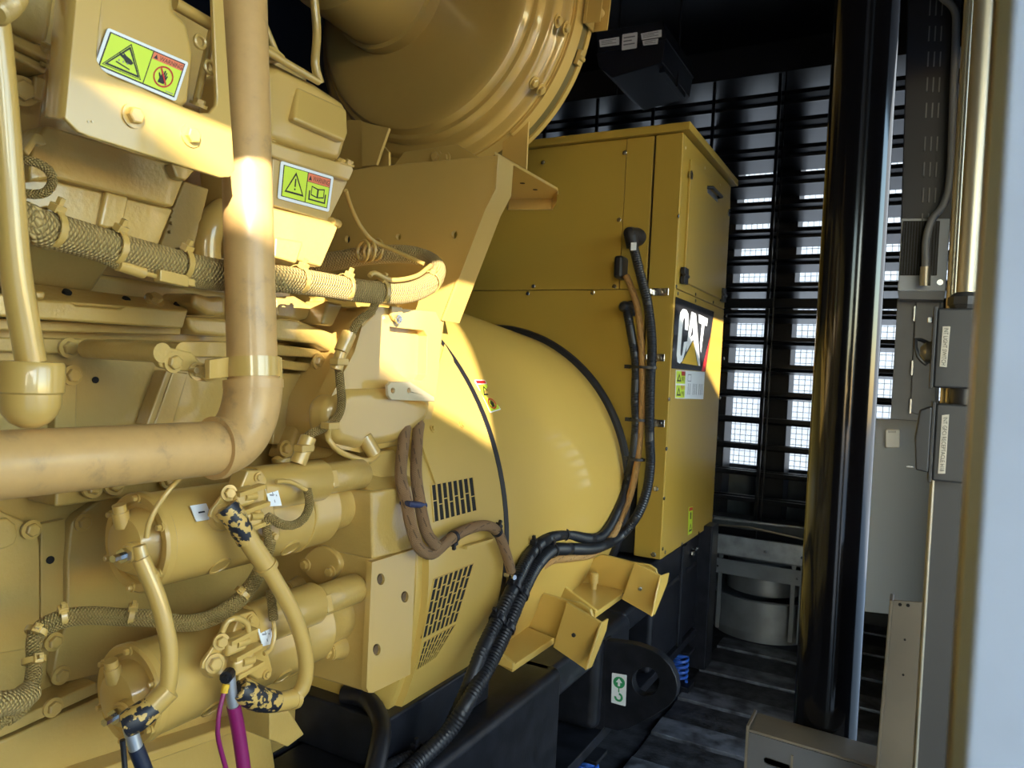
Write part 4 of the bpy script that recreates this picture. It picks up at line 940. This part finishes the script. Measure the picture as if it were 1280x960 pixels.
# --- flywheel casting with pocket
co_ = [(468, 383), (545, 390), (552, 405), (549, 460), (544, 503), (538, 528), (520, 545), (500, 556), (450, 566), (420, 560), (406, 540), (412, 500), (428, 468), (443, 440), (454, 402)]
pk = [(487, 408), (500, 410), (530, 413), (534, 420), (533, 468), (528, 476), (505, 472), (494, 462), (488, 440)]
plateX('flywheel_casting', co_, -.905, .035, M_Y, eng, .012, 3, holes=[pk])
plateX('flywheel_casting_body', [(x_-1 if x_ > 480 else x_+1, y_) for x_, y_ in co_], -.928, .22, M_Y, eng, .02, 3)
plateX('lower_bulge', [(412, 500), (440, 486), (490, 484), (544, 503), (536, 528), (500, 554), (450, 562), (424, 556), (410, 538)], -.890, .06, M_Y, eng, .025, 4)
plateX('tab', [(485, 482), (489, 477), (513, 477), (543, 496), (544, 502), (490, 500), (486, 495)], -.872, .008, M_EDGE, eng, .002, holes=[circ(491.5, 488, 2.6, 3.4, 12), circ(511.5, 488, 2.2, 3.2, 12)])  # paler colour stands in for the tab being out of the sun
plateX('p_clip', [(490, 382), (503, 384), (505, 396), (499, 404), (493, 400), (490, 394)], -.895, .008, M_Y, eng, .002); bolt(eng, PX(498, 399, -.89), (1, 0, 0), .006, M_ZINC)
MB().cyl(PX(455, 546, -.90), PX(468, 568, -.885), .0145, 16).build('sensor_plug', M_Y, eng)
MB().tube([(410, 536, 'X', -.90), (411, 550, 'X', -.89), (424, 564, 'X', -.885), (445, 573, 'X', -.88), (462, 576, 'X', -.88), (472, 568, 'X', -.885)], .0055, 12).build('sensor_wire', M_Y, eng)
# --- flywheel housing block that takes the starters
FX, FY = -.840, 1.07
plateY('flywheel_housing', [(300, 825), (393, 847), (458, 866), (464, 700), (468, 616), (440, 590), (300, 600)], FY, .14, M_YC, eng, .006, 3)
plateX('housing_side', [(464, 615), (497, 610), (510, 640), (521, 685), (466, 700)], FX-.006, .2, M_YC, eng, .005, 3)
plateX('timing_plate', [(465, 703), (520, 686), (513, 843), (466, 866), (461, 866), (458, 860)], FX, .012, M_Y, eng, 0, holes=[circ(476, 724, 4.8, 7.4, 18), circ(506, 746, 4.6, 7.2, 18), circ(471, 812, 4.8, 7.4, 18)])
M_BORE = mat('brown_bore', (.14, .085, .04), .6, var=.3, vscale=80)
for q in ((476, 724), (506, 746), (471, 812)): MB().lathe(PX(*q, FX-.005), (1, 0, 0), [(-.01, .0092), (0, .0092)], 18).build('bore', M_BORE, eng)  # brown discs set into the plate holes
MB().prism([PX(440, 592, -.92), PX(470, 566, -.90), PX(496, 562, -.89), PX(505, 612, -.875), PX(466, 617, -.875)], (-.12, 0, 0)).build('housing_shoulder', M_YC, eng, .008, 3)
cvr = [(401+21*math.cos(t)*(1+.12*math.cos(2*t)), 706+24*math.sin(t)) for t in [i*6.2832/20 for i in range(20)]]
plateY('oval_cover', cvr, FY-.012, .016, M_Y, eng, .004, 3)
for q in ((382, 706), (413, 715)): bolt(eng, PY(*q, FY-.013), (0, -1, 0), .0085)
for q, r_ in (((431, 642), .020), ((424, 808), .019), ((374, 733), .016)):
    p = PY(*q, FY); MB().lathe(p + V((0, .02, 0)), (0, -1, 0), [(0, r_*1.5), (.02, r_*1.3), (.035, r_), (.05, r_)], 20).build('bolt_boss', M_YC, eng); bolt(eng, p + V((0, -.03, 0)), (0, -1, 0), r_*.62, M_Y, True)

# ================================================================== BRACKET with hot-surface label
XB = -.765
hb = thing('heat_shield_bracket', 'yellow folded bracket plate with two bolts and a hot surface warning label', 'bracket', PX(170, 220, XB))
out = [(98, -40), (81, 148), (98, 165), (112, 171), (214, 203), (276, 222), (288, 221), (294, 213), (293, 205), (277, -40), (264, -40), (271, 120), (270, 132), (262, 141), (250, 141), (219, 129), (170, 106), (140, 96), (128, 86), (122, 76), (121, 66), (133, -40)]
plateX('plate', out, XB, .006, M_Y, hb, .0018, 3)
b = MB()
e = [(98, -40), (92, 20), (86, 90), (81, 148)]; n = len(e); rows = []
for k_, (du_, dx_) in enumerate(((0, 0), (-6, -.004), (-12, -.014), (-20, -.032), (-25, -.055))):
    rows.append([PX(x_+du_ + (0), y_ - (2 if k_ == 0 else 0) - k_*.5, XB+dx_) for x_, y_ in e])
vs = [p for r_ in rows for p in r_]; N = len(vs); K = len(rows)
vs += [p + V((-.003, .004, 0)) for p in vs[:N]]
fs = [(i*n+j, i*n+j+1, (i+1)*n+j+1, (i+1)*n+j) for i in range(K-1) for j in range(n-1)]
fs += [tuple(N+a for a in reversed(f)) for f in fs]; fs += [(i*n+n-1, (i+1)*n+n-1, (i+1)*n+n-1+N, i*n+n-1+N) for i in range(K-1)]
b.add(vs, fs); b.build('curved_flange', M_Y, hb)
pnl = plateX('recessed_panel', [(118, -40), (219, -40), (220, 12), (237, 28), (245, 68), (238, 128), (228, 138), (116, 104)], XB-.016, .03, M_Y, hb, .010, 3)
for q in ((166, 145), (238, 170)): bolt(hb, PX(*q, XB), (1, 0, 0), .0092)
for q in ((110, 152), (115, 152)): MB().lathe(PX(*q, XB), (1, 0, 0), [(-.001, .0012), (.001, .0012)], 8).build('spot_weld', M_EDGE, hb)
L = Label([PX(134.5, 34.5, XB-.013), PX(235.5, 78, XB-.013), PX(219.5, 127, XB-.013), PX(117, 84, XB-.013)], (1, 0, 0)); L.base(P_W, .06)
L.R(.035, .07, .965, .93, P_K, 1); L.R(.05, .10, .548, .90, P_Y, 2); L.R(.56, .10, .95, .90, P_Y, 2); L.R(.56, .10, .95, .27, P_R, 3)
L.ringp(tri(.29, .50, .46, .72), tri(.29, .515, .43, .66), P_K, 3); L.ringp(tri(.29, .52, .41, .62), tri(.29, .535, .345, .50), P_K, 3)
L.P([(.20, .44), (.25, .47), (.23, .40), (.28, .46), (.34, .50), (.38, .56), (.36, .62), (.30, .62), (.26, .55), (.20, .50)], P_K, 4)
L.P([(.19, .66), (.36, .72), (.36, .75), (.19, .69)], P_K, 4)
for i in range(3): L.P([(.21+i*.05, .64), (.225+i*.05, .645), (.225+i*.05, .60), (.21+i*.05, .595)], P_GR, 4)
L.text('WARNING', .645, .14, .94, .245, P_K, 4); L.P(tri(.60, .19, .05, .11), P_K, 4)
L.ringp(circ(.755, .575, .125, .255, 28), circ(.755, .575, .108, .215, 28), P_RD, 4); pict_hand(L, .75, .58, .13, .32, P_K, 4)
L.P([(.69, .41), (.705, .385), (.82, .73), (.805, .76)], P_RD, 5); L.R(.83, .86, .93, .88, P_GR, 4)
L.build('warning_label', hb, 'lime and orange label with a crossed-out hand')

# ================================================================== COOLANT PIPE
XP = -.80
cp = thing('coolant_pipe', 'thick tan-yellow pipe running level and then turning straight up through an elbow', 'pipe', PX(300, 600, XP))
zc = PX(262, 560.5, XP).z; Ye = PX(268, 560, XP).y
vb = PX(317, 482, XP); vt = PX(303, -8, -.855)
vt2 = vb + (vt-vb)*1.5
MB().cyl(V((XP, -.9, zc)), V((XP, Ye+.005, zc)), .0352, 40).build('level_pipe', M_TAN, cp)
MB().cyl(vb - V((0, 0, .01)), vt2, .0335, 40).build('riser_pipe', M_TAN, cp)
def elb(r0, r1):
    pts = []
    for i in range(15):
        t = i/14; a_ = V((XP, Ye, zc)); d_ = vb; ctrl = V((XP, vb.y, zc)); 
        k1 = a_.lerp(ctrl, .62); k2 = d_.lerp(ctrl, .62)
        pts.append(a_*(1-t)**3 + k1*3*t*(1-t)**2 + k2*3*t*t*(1-t) + d_*t**3)
    return pts
ep = elb(0, 0)
MB().tube(ep, .0388, 36, step=.004).build('elbow', M_TAN, cp)
MB().lathe(V((XP, Ye-.002, zc)), (0, 1, 0), [(0, .0352), (0, .0415), (.010, .0415), (.012, .0392)], 40).build('elbow_bead', M_TAN, cp)
dv = (vt-vb).normalized()
MB().lathe(vb - dv*.004, dv, [(0, .0392), (0, .0400), (.012, .0400), (.012, .0340), (.020, .0340), (.020, .0350), (.028, .0350), (.028, .0335)], 40).build('collar', M_TAN, cp)
kc = PX(316, 459, XP); kc = vb + dv*(kc.z-vb.z)/dv.z
MB().lathe(kc - dv*.0135, dv, [(0, .0338), (0, .0362), (.027, .0362), (.027, .0338)], 40, cap=False).build('clamp_band', M_Y, cp)
MB().obox(kc + V((.010, .036, 0)), V((.005, 0, 0)), V((0, .004, 0)), dv*.0155).build('clamp_ear', M_Y, cp, .001)
MB().prism([PX(262, 450, XP-.01), PX(288, 446, XP-.01), PX(288, 471, XP-.01), PX(262, 474, XP-.01)], (-.01, 0, 0)).build('clamp_tail', M_Y, cp, .001)
def knuckle(q, X_, r_, l_): MB().cyl(PX(*q, X_) - V((l_, 0, 0)), PX(*q, X_), r_, 18).build('link_boss', M_YC, cp)
MB().prism([PX(x_, y_, -.85) for x_, y_ in ((196, 438), (206, 432), (222, 436), (240, 440), (254, 456), (262, 462), (266, 470), (262, 478), (252, 476), (240, 465), (220, 463), (202, 460), (195, 450))], (-.012, 0, 0)).build('link_plate', M_YC, cp, .003)
knuckle((203, 441), -.846, .013, .16); knuckle((229, 439), -.852, .012, .16); knuckle((262, 466), -.835, .012, .02)
bolt(cp, PX(216, 453, -.848), (1, 0, 0), .0095, M_YC); bolt(cp, PX(247, 464, -.845), (1, -.2, 0), .0085, M_YC)
MB().cyl(PX(240, 463, -.84), PX(246, 463, -.83), .004, 10).build('stud', M_BRASS, cp)

# left riser ending in a socket
lp = thing('oil_pipe', 'slimmer glossy yellow pipe at the left edge dropping into a rounded socket', 'pipe', PX(40, 535, XP))
tubep('tube', [(-22, -80, 'X', XP), (-14, -20, 'X', XP), (-4, 60, 'X', XP), (5, 157, 'X', XP), (17, 314, 'X', XP), (27, 385, 'X', XP), (39, 452, 'X', XP)], .0142, M_Y, lp, n=24)
c0 = PX(40, 452, XP); zb_ = PX(40, 492, XP).z; ze = PX(40, 534, XP).z
hh = c0.z - zb_
MB().lathe(c0, (0, 0, -1), [(0, .012), (0, .0285), (.004, .0305), (hh-.002, .0305), (hh, .028), (hh+.012, .028), (hh+.022, .0245), (hh+.030, .018), (hh+.035, .009), (hh+.036, .001)], 36).build('socket', M_Y, lp)

# ================================================================== WIRING HARNESS
pH = [V((-.83, -.6, 1.44)), V((-.83, .0, 1.43)), V((-.83, .25, 1.435)), (10, 268, 'X', -.83), (42, 280, 'X', -.83), (100, 296, 'X', -.845), (150, 311, 'X', -.855), (200, 324, 'X', -.865), (250, 336, 'X', -.87), (300, 344, 'X', -.865), (350, 347, 'X', -.855), (400, 354, 'X', -.86), (450, 362, 'X', -.865), (500, 365, 'X', -.865), (530, 357, 'X', -.87), (546, 342, 'X', -.90), (540, 327, 'X', -.96), (510, 317, 'X', -1.02), (460, 318, 'X', -1.08), (410, 326, 'X', -1.16), (360, 330, 'X', -1.26)]
wh = thing('wiring_harness', 'thick braided yellow-painted wiring harness bundle crossing the engine', 'wiring harness', PX(300, 370, -.87))
offs = [(0, 0, .008), (.006, 0, -.006), (-.008, 0, -.006)]
PH = [pt(p) for p in pH]
MB().tube(PH, .0185, 20, step=.006).build('braid', M_BRY, wh)
MB().tube([p + V((.004, 0, -.010)) for p in PH], .0130, 16, step=.006).build('braid', M_BRY, wh)
pL = [(36, 300, 'X', -.835), (80, 305, 'X', -.838), (115, 317, 'X', -.842), (146, 331, 'X', -.848)]
MB().tube(pL, .0060, 12).build('branch', M_BRY2, wh)
MB().cyl(PX(147, 331, -.845), PX(179, 341, -.85), .0075, 14).build('connector', M_Y, wh)
MB().tube([(179, 341, 'X', -.85), (198, 346, 'X', -.85)], .0030, 8).build('branch', M_Y, wh)
a_, b_ = PX(196, 344, -.848), PX(232, 352, -.85)
d_ = (b_-a_)/2; MB().obox((a_+b_)/2, d_, V((.007, 0, 0)), V((0, 0, .0075))).obox(b_ + d_*.25, d_*.3, V((.005, 0, 0)), V((0, 0, .005))).build('connector', M_Y, wh, .0015)
MB().tube([(240, 354, 'X', -.855), (285, 360, 'X', -.86)], .0055, 12).build('branch', M_BRY2, wh)
for q in ((136, 307), (235, 333), (372, 350), (432, 359), (478, 364), (545, 345), (36, 278)):
    tie(wh, pH, PX(*q, -.86), .0215, M_Y, .0045, V((.45, 0, .9)))
MB().tube([(432, 238, 'X', -1.0), (440, 262, 'X', -1.02), (452, 285, 'X', -1.03), (468, 302, 'X', -1.03), (500, 316, 'X', -.98), (530, 330, 'X', -.93)], .0045, 12).build('branch', M_Y, wh)
MB().tube([(462, 345, 'X', -.85), (468, 341, 'X', -.85), (490, 350, 'X', -.85), (520, 345, 'X', -.86), (538, 332, 'X', -.885)], .0045, 12).build('branch', M_Y, wh)
for q in ((454, 314), (462, 314), (471, 312)):
    MB().torus(PX(*q, -1.04), (.3, 1, 0), .022, .0035, 24, 8).build('cable_tie', M_Y, wh)
pV = [(470, 378, 'X', -.868), (462, 392, 'X', -.865), (448, 402, 'X', -.865), (434, 428, 'X', -.87), (424, 450, 'X', -.875), (425, 475, 'X', -.875), (427, 505, 'X', -.875), (420, 524, 'X', -.88), (402, 536, 'X', -.885), (386, 544, 'X', -.89), (379, 556, 'X', -.895), (372, 580, 'X', -.90)]
MB().tube(pV, .0075, 14, step=.006).build('drop_branch', M_BRY2, wh)
for a_, b_, r_ in (((465, 388), (447, 405), .0095), ((437, 416), (426, 440), .013), ((427, 440), (420, 462), .011), ((386, 546), (372, 580), .0135)):
    MB().cyl(PX(*a_, -.868), PX(*b_, -.872), r_, 14).build('connector', M_Y, wh, .001)
for q in ((424, 452), (413, 532), (380, 560)): MB().obox(PX(*q, -.865), V((.010, 0, 0)), V((0, .014, 0)), V((0, 0, .006))).build('connector_collar', M_Y, wh, .002)

pR = [V((-.93, -.1, .62)), V((-.91, .2, .66)), (-15, 905, 'X', -.90), (10, 890, 'X', -.90), (33, 868, 'X', -.91), (42, 838, 'X', -.925), (42, 800, 'X', -.94), (52, 782, 'X', -.945), (78, 770, 'X', -.94), (110, 766, 'X', -.93), (150, 768, 'X', -.92), (190, 770, 'X', -.90), (228, 776, 'X', -.885), (262, 770, 'X', -.875), (295, 750, 'X', -.865), (318, 722, 'X', -.858), (332, 690, 'X', -.87), (338, 668, 'X', -.88)]
lh = thing('braided_lead', 'braided yellow lead bending along the lower left of the crankcase between the starters', 'wiring harness', PX(60, 900, -.93))
MB().tube(pR, .0085, 16, step=.006).build('braid', M_BRY2, lh)
MB().tube([pt(p) + V((.005, 0, -.008)) for p in pR], .0065, 12, step=.006).build('braid', M_BRY2, lh)
MB().tube([(-20, 885, 'X', -.87), (0, 880, 'X', -.875), (22, 876, 'X', -.885), (36, 866, 'X', -.90)], .014, 16, step=.006).build('braid', M_BRY, lh)
for q in ((15, 880), (44, 825), (50, 787), (80, 770), (160, 768), (302, 745)): tie(lh, pR, PX(*q, -.92), .012, M_Y, .0038, V((.5, 0, .8)))

# ================================================================== STARTERS
SX = -.93
P0l = PX(162, 868, SX); P0u = PX(172, 678, SX)
def starter(P0, label):
    t = thing('starter_motor', label, 'starter motor', P0 - V((0, 0, .07)), 'starter motors')
    D = P0 - P0l; g_ = lambda x_, y_, X_: PX(x_, y_, X_) + D
    Y0 = P0.y; Lb = 1.0 - Y0
    MB().lathe(P0, ax, [(.012, .060), (.012, .066), (.018, .0665), (Lb*.80, .0665), (Lb*.80+.001, .069), (Lb*.80+.006, .069), (Lb*.80+.007, .0665), (Lb, .064)], 64).build('body', M_Y, t)
    cap_ = MB().lathe(P0, ax, [(-.026, .004), (-.025, .022), (-.020, .036), (-.006, .044), (.002, .048), (.003, .054), (-.003, .057), (-.004, .0665), (.0, .0695), (.010, .0695), (.013, .066)], 64).build('end_cap', M_Y, t)
    MB().lathe(P0 + ax*Lb, ax, [(0, .058), (.02, .050), (.06, .046), (.09, .052), (.10, .058)], 40).build('drive_housing', M_YC, t)
    for i in range(6):
        a_ = .5 + i*math.pi/3; bolt(cap_, P0 + V((.062*math.cos(a_), -.004, .062*math.sin(a_))), (0, -1, 0), .0042, M_Y, True, h=.006)
    MB().lathe(P0 + V((.028, -.022, -.004)), (.3, -1, 0), [(0, .014), (.012, .014), (.014, .011), (.020, .011)], 16).build('terminal_insulator', M_Y, cap_)
    MB().lathe(P0 + V((.034, -.040, -.004)), (.3, -1, 0), [(0, .010), (.008, .010), (.008, .005), (.024, .005)], 6).build('terminal_nut', M_ZINC, cap_)
    MB().lathe(P0 + V((-.004, -.022, .034)), (0, -.25, 1), [(-.01, .011), (.012, .011), (.012, .009), (.022, .009)], 14).build('vent_spigot', M_Y, cap_)
    # solenoid with smaller nose, lying on the outer top side
    S0 = V((-.878, .80, P0.z + .062)); S1 = V((-.878, .955, P0.z + .062)); S2 = V((-.878, 1.065, P0.z + .062))
    MB().lathe(S0, ax, [(0, .030), (.004, .0355), (.150, .0355), (.155, .033)], 40).build('solenoid', M_Y, t)
    MB().lathe(S1 + V((0, .004, 0)), ax, [(0, .020), (.004, .027), (.100, .0275), (.106, .024)], 36).build('solenoid_nose', M_YC, t)
    MB().obox(S1 + V((.030, .001, .004)), V((.004, 0, .002)), V((0, .007, 0)), V((-.004, 0, .014))).build('solenoid_clip', M_Y, t, .0015)
    # relay with terminals on the side
    A = P0 + V((.075, .20, .045))
    rl = MB().prism([g_(300, 768, -.846), g_(318, 764, -.846), g_(324, 772, -.846), g_(342, 838, -.846), g_(338, 846, -.846), g_(322, 850, -.846), g_(300, 836, -.846), g_(288, 800, -.846)], (-.03, 0, 0)).build('relay_plate', M_Y, t, .003)
    for q in ((313, 774), (333, 843)): bolt(rl, g_(*q, -.845), (1, 0, 0), .0052, M_Y)
    for q, hh in (((292, 803), .013), ((300, 828), .013)):
        MB().obox(g_(*q, -.842), V((.014, -.004, 0)), V((.004, .017, .003)), V((0, 0, hh))).build('relay_coil', M_Y, rl, .007, 3)
    for q in ((304, 803), (311, 826)): MB().cyl(g_(q[0]-8, q[1]+2, -.83), g_(q[0]+6, q[1]-2, -.828), .0062, 14).build('relay_post', M_Y, rl)
    for q in ((302, 795), (308, 815), (310, 837)): MB().obox(g_(*q, -.832), V((.002, .022, .004)), V((.008, 0, 0)), V((0, 0, .0035))).build('relay_lug', M_Y, rl, .001)
    MB().prism([g_(274, 798, -.845), g_(286, 808, -.845), g_(272, 838, -.845), g_(252, 836, -.845), g_(254, 828, -.845)], (-.006, 0, 0)).build('link_strap', M_Y, t, .0015)
    bolt(t, g_(268, 829, -.842), (1, -.3, .1), .0095, M_Y); bolt(t, g_(276, 802, -.842), (1, -.3, .1), .0080, M_Y)
    MB().lathe(g_(266, 829, -.866), (1, -.2, .2), [(0, .020), (.012, .018)], 20).build('stud_boss', M_Y, t)
    # stickers and plugs on the body
    a1 = S0 + V((0, .012, 0))
    L = Label([g_(322, 786, -.845), g_(338, 785, -.843), g_(343, 804, -.838), g_(328, 808, -.838)], (1, 0, .3)); L.base(P_W, .03); L.R(.2, .3, .8, .4, P_GR); L.R(.45, .1, .52, .8, P_GR); L.build('sticker', t)
    for yy in (.10, .24):
        c = P0 + V((.0665*math.cos(-.75), yy, .0665*math.sin(-.75))); MB().lathe(c, (math.cos(-.75), 0, math.sin(-.75)), [(-.004, .017), (.0015, .017), (.0015, .014), (.0005, .0135)], 24).build('cap_plug', M_Y, t)
    return t
st1 = starter(P0u, 'upper yellow starter motor under the level pipe')
st2 = starter(P0l, 'lower yellow starter motor with flaked black terminal boots')
sa, sb = math.radians(46), math.radians(26)
L = Label([P0u + V((.0715*math.cos(a), y_, .0715*math.sin(a))) for a, y_ in ((sa, .043), (sa, .070), (sb, .070), (sb, .043))], (math.cos(.63), 0, math.sin(.63))); L.base(P_W, .03); L.R(.3, .45, .7, .55, P_K); L.build('sticker', st1)

# ---- starter leads
h1 = thing('starter_lead', 'glossy yellow hose looping from the upper starter relay to the lower starter', 'hose', PX(380, 870, -.80), 'starter leads')
p1 = [(322, 690, 'X', -.812), (345, 728, 'X', -.805), (364, 762, 'X', -.80), (378, 800, 'X', -.798), (383, 835, 'X', -.80), (378, 860, 'X', -.805), (366, 873, 'X', -.812)]
tubep('hose', p1, .0118, M_Y, h1, n=20)
tubep('sleeve', [(292, 640, 'X', -.825), (303, 662, 'X', -.82), (315, 682, 'X', -.815), (332, 706, 'X', -.81)], .0145, M_Y, h1, n=20)
MB().lathe(PX(334, 709, -.81), PX(334, 709, -.81)-PX(325, 694, -.811), [(-.006, .0148), (-.006, .0162), (.002, .0162), (.002, .0148)], 24).build('sleeve_ring', M_Y, h1)
tubep('boot', [(283, 634, 'X', -.832), (292, 646, 'X', -.825), (303, 664, 'X', -.82), (309, 676, 'X', -.818)], lambda t: .0175 - .003*t, M_FLAKE, h1, n=20)
tubep('sleeve', [(370, 872, 'X', -.81), (350, 877, 'X', -.813), (332, 876, 'X', -.818)], .0145, M_Y, h1, n=20)
tubep('boot', [(345, 877, 'X', -.814), (325, 874, 'X', -.818), (308, 866, 'X', -.822), (298, 860, 'X', -.826)], lambda t: .0155 + .003*math.sin(t*3), M_FLAKE, h1, n=20)
MB().lathe(PX(368, 873, -.811), PX(368, 873, -.811)-PX(352, 877, -.812), [(-.004, .0138), (-.004, .0158), (.004, .0158), (.004, .0138)], 24).build('sleeve_ring', M_Y, h1)
h2 = thing('starter_lead', 'glossy yellow hose dropping from the upper starter cap to the lower starter cap', 'hose', PX(210, 880, -.82), 'starter leads')
tubep('hose', [(176, 698, 'X', -.845), (184, 716, 'X', -.84), (196, 745, 'X', -.832), (206, 780, 'X', -.825), (212, 815, 'X', -.822), (211, 850, 'X', -.824), (207, 868, 'X', -.828)], .0108, M_Y, h2, n=20)
tubep('lug', [(174, 682, 'X', -.85), (180, 706, 'X', -.845), (187, 722, 'X', -.84)], lambda t: .008 + .004*t, M_Y, h2, n=16)
MB().lathe(PX(187, 721, -.84), PX(190, 730, -.838)-PX(186, 716, -.84), [(-.003, .0108), (-.003, .0122), (.003, .0122), (.003, .0108)], 24).build('sleeve_ring', M_Y, h2)
tubep('sleeve', [(212, 861, 'X', -.825), (196, 877, 'X', -.832), (182, 890, 'X', -.838)], .0150, M_Y, h2, n=20)
tubep('boot', [(192, 882, 'X', -.834), (178, 893, 'X', -.838), (164, 902, 'X', -.842), (156, 906, 'X', -.846)], lambda t: .0155 + .002*math.sin(t*3), M_FLAKE, h2, n=20)
h3 = thing('battery_cable', 'navy battery cable with a silver lug hanging from the lower starter cap', 'cable', PX(180, 975, -.83))
tubep('lug', [(162, 908, 'X', -.842), (167, 925, 'X', -.84), (171, 938, 'X', -.838)], .0085, M_SHR, h3, n=16)
tubep('cable', [(170, 935, 'X', -.838), (178, 955, 'X', -.835), (190, 990, 'X', -.83)], .0095, M_NAVC, h3, n=16)
tubep('thin_wire', [(153, 925, 'X', -.84), (155, 945, 'X', -.84), (158, 985, 'X', -.835)], .0034, M_RUB, h3)
h4 = thing('battery_cable', 'magenta battery cable with a silver lug hanging from the lower starter relay', 'cable', PX(300, 975, -.83))
tubep('lug', [(287, 845, 'X', -.828), (289, 865, 'X', -.828), (292, 884, 'X', -.828)], .0080, M_SHR, h4, n=16)
tubep('cable', [(292, 882, 'X', -.828), (299, 920, 'X', -.826), (308, 985, 'X', -.82)], .0098, M_MAG, h4, n=16)
tubep('thin_wire', [(281, 862, 'X', -.824), (275, 885, 'X', -.822), (272, 915, 'X', -.82), (278, 945, 'X', -.82), (290, 985, 'X', -.82)], .0033, M_MAG, h4)
MB().lathe(PX(284, 845, -.826), (.6, -1, 0), [(-.01, .009), (.006, .009), (.006, .005), (.014, .005)], 10).build('terminal_nut', M_RUB, h4)
MB().cyl(PX(283, 855, -.824), PX(280, 866, -.824), .005, 10).build('crimp', P_CY, h4)
sw_ = thing('relay_wire', 'thin braided relay wire curling under the upper solenoid', 'wire', PX(370, 660, -.82), 'relay wires')
tubep('wire', [(345, 602, 'X', -.83), (362, 602, 'X', -.828), (378, 610, 'X', -.826), (384, 614, 'X', -.825)], .0038, M_Y, sw_)
tubep('braid', [(384, 612, 'X', -.825), (387, 630, 'X', -.824), (380, 648, 'X', -.822), (365, 657, 'X', -.82), (348, 654, 'X', -.82), (336, 646, 'X', -.825), (330, 655, 'X', -.83)], .0068, M_BRY2, sw_)
tubep('braid_tail', [(332, 650, 'X', -.83), (334, 668, 'X', -.832), (337, 690, 'X', -.835)], .0065, M_BRY2, sw_)
sx_ = thing('relay_wire', 'thin braided relay wire hanging above the lower solenoid', 'wire', PX(342, 810, -.82), 'relay wires')
tubep('braid', [(338, 738, 'X', -.84), (340, 755, 'X', -.836), (342, 775, 'X', -.832)], .0070, M_BRY2, sx_)
tubep('wire', [(342, 774, 'X', -.832), (343, 795, 'X', -.828), (338, 812, 'X', -.825), (330, 817, 'X', -.825)], .0036, M_Y, sx_)
sy_ = thing('relay_wire', 'thin yellow wire arching over the relay of the lower starter', 'wire', PX(300, 790, -.82), 'relay wires')
tubep('wire', [(278, 790, 'X', -.835), (285, 776, 'X', -.832), (298, 773, 'X', -.83), (309, 780, 'X', -.828), (311, 792, 'X', -.828)], .0042, M_Y, sy_)
sz_ = thing('sense_wire', 'thin yellow wire rising from the upper starter cap behind the level pipe', 'wire', PX(182, 680, -.85))
tubep('wire', [(183, 672, 'X', -.85), (186, 655, 'X', -.848), (197, 632, 'X', -.845), (215, 608, 'X', -.84), (232, 590, 'X', -.85)], .0034, M_Y, sz_)
# black rubber hose dropping behind the timing plate to the skid
rh = thing('rubber_hose', 'thick black rubber hose bending down in front of the skid rail', 'hose', PX(460, 970, -.85))
tubep('hose', [(430, 868, 'X', -1.0), (455, 872, 'X', -.95), (470, 888, 'X', -.90), (477, 910, 'X', -.86), (474, 935, 'X', -.83), (462, 990, 'X', -.80)], .0185, M_RUB, rh, n=20)
tubep('hose_clamp', [(448, 869, 'X', -.965), (456, 872, 'X', -.948)], .0198, M_TIE, rh, n=20)
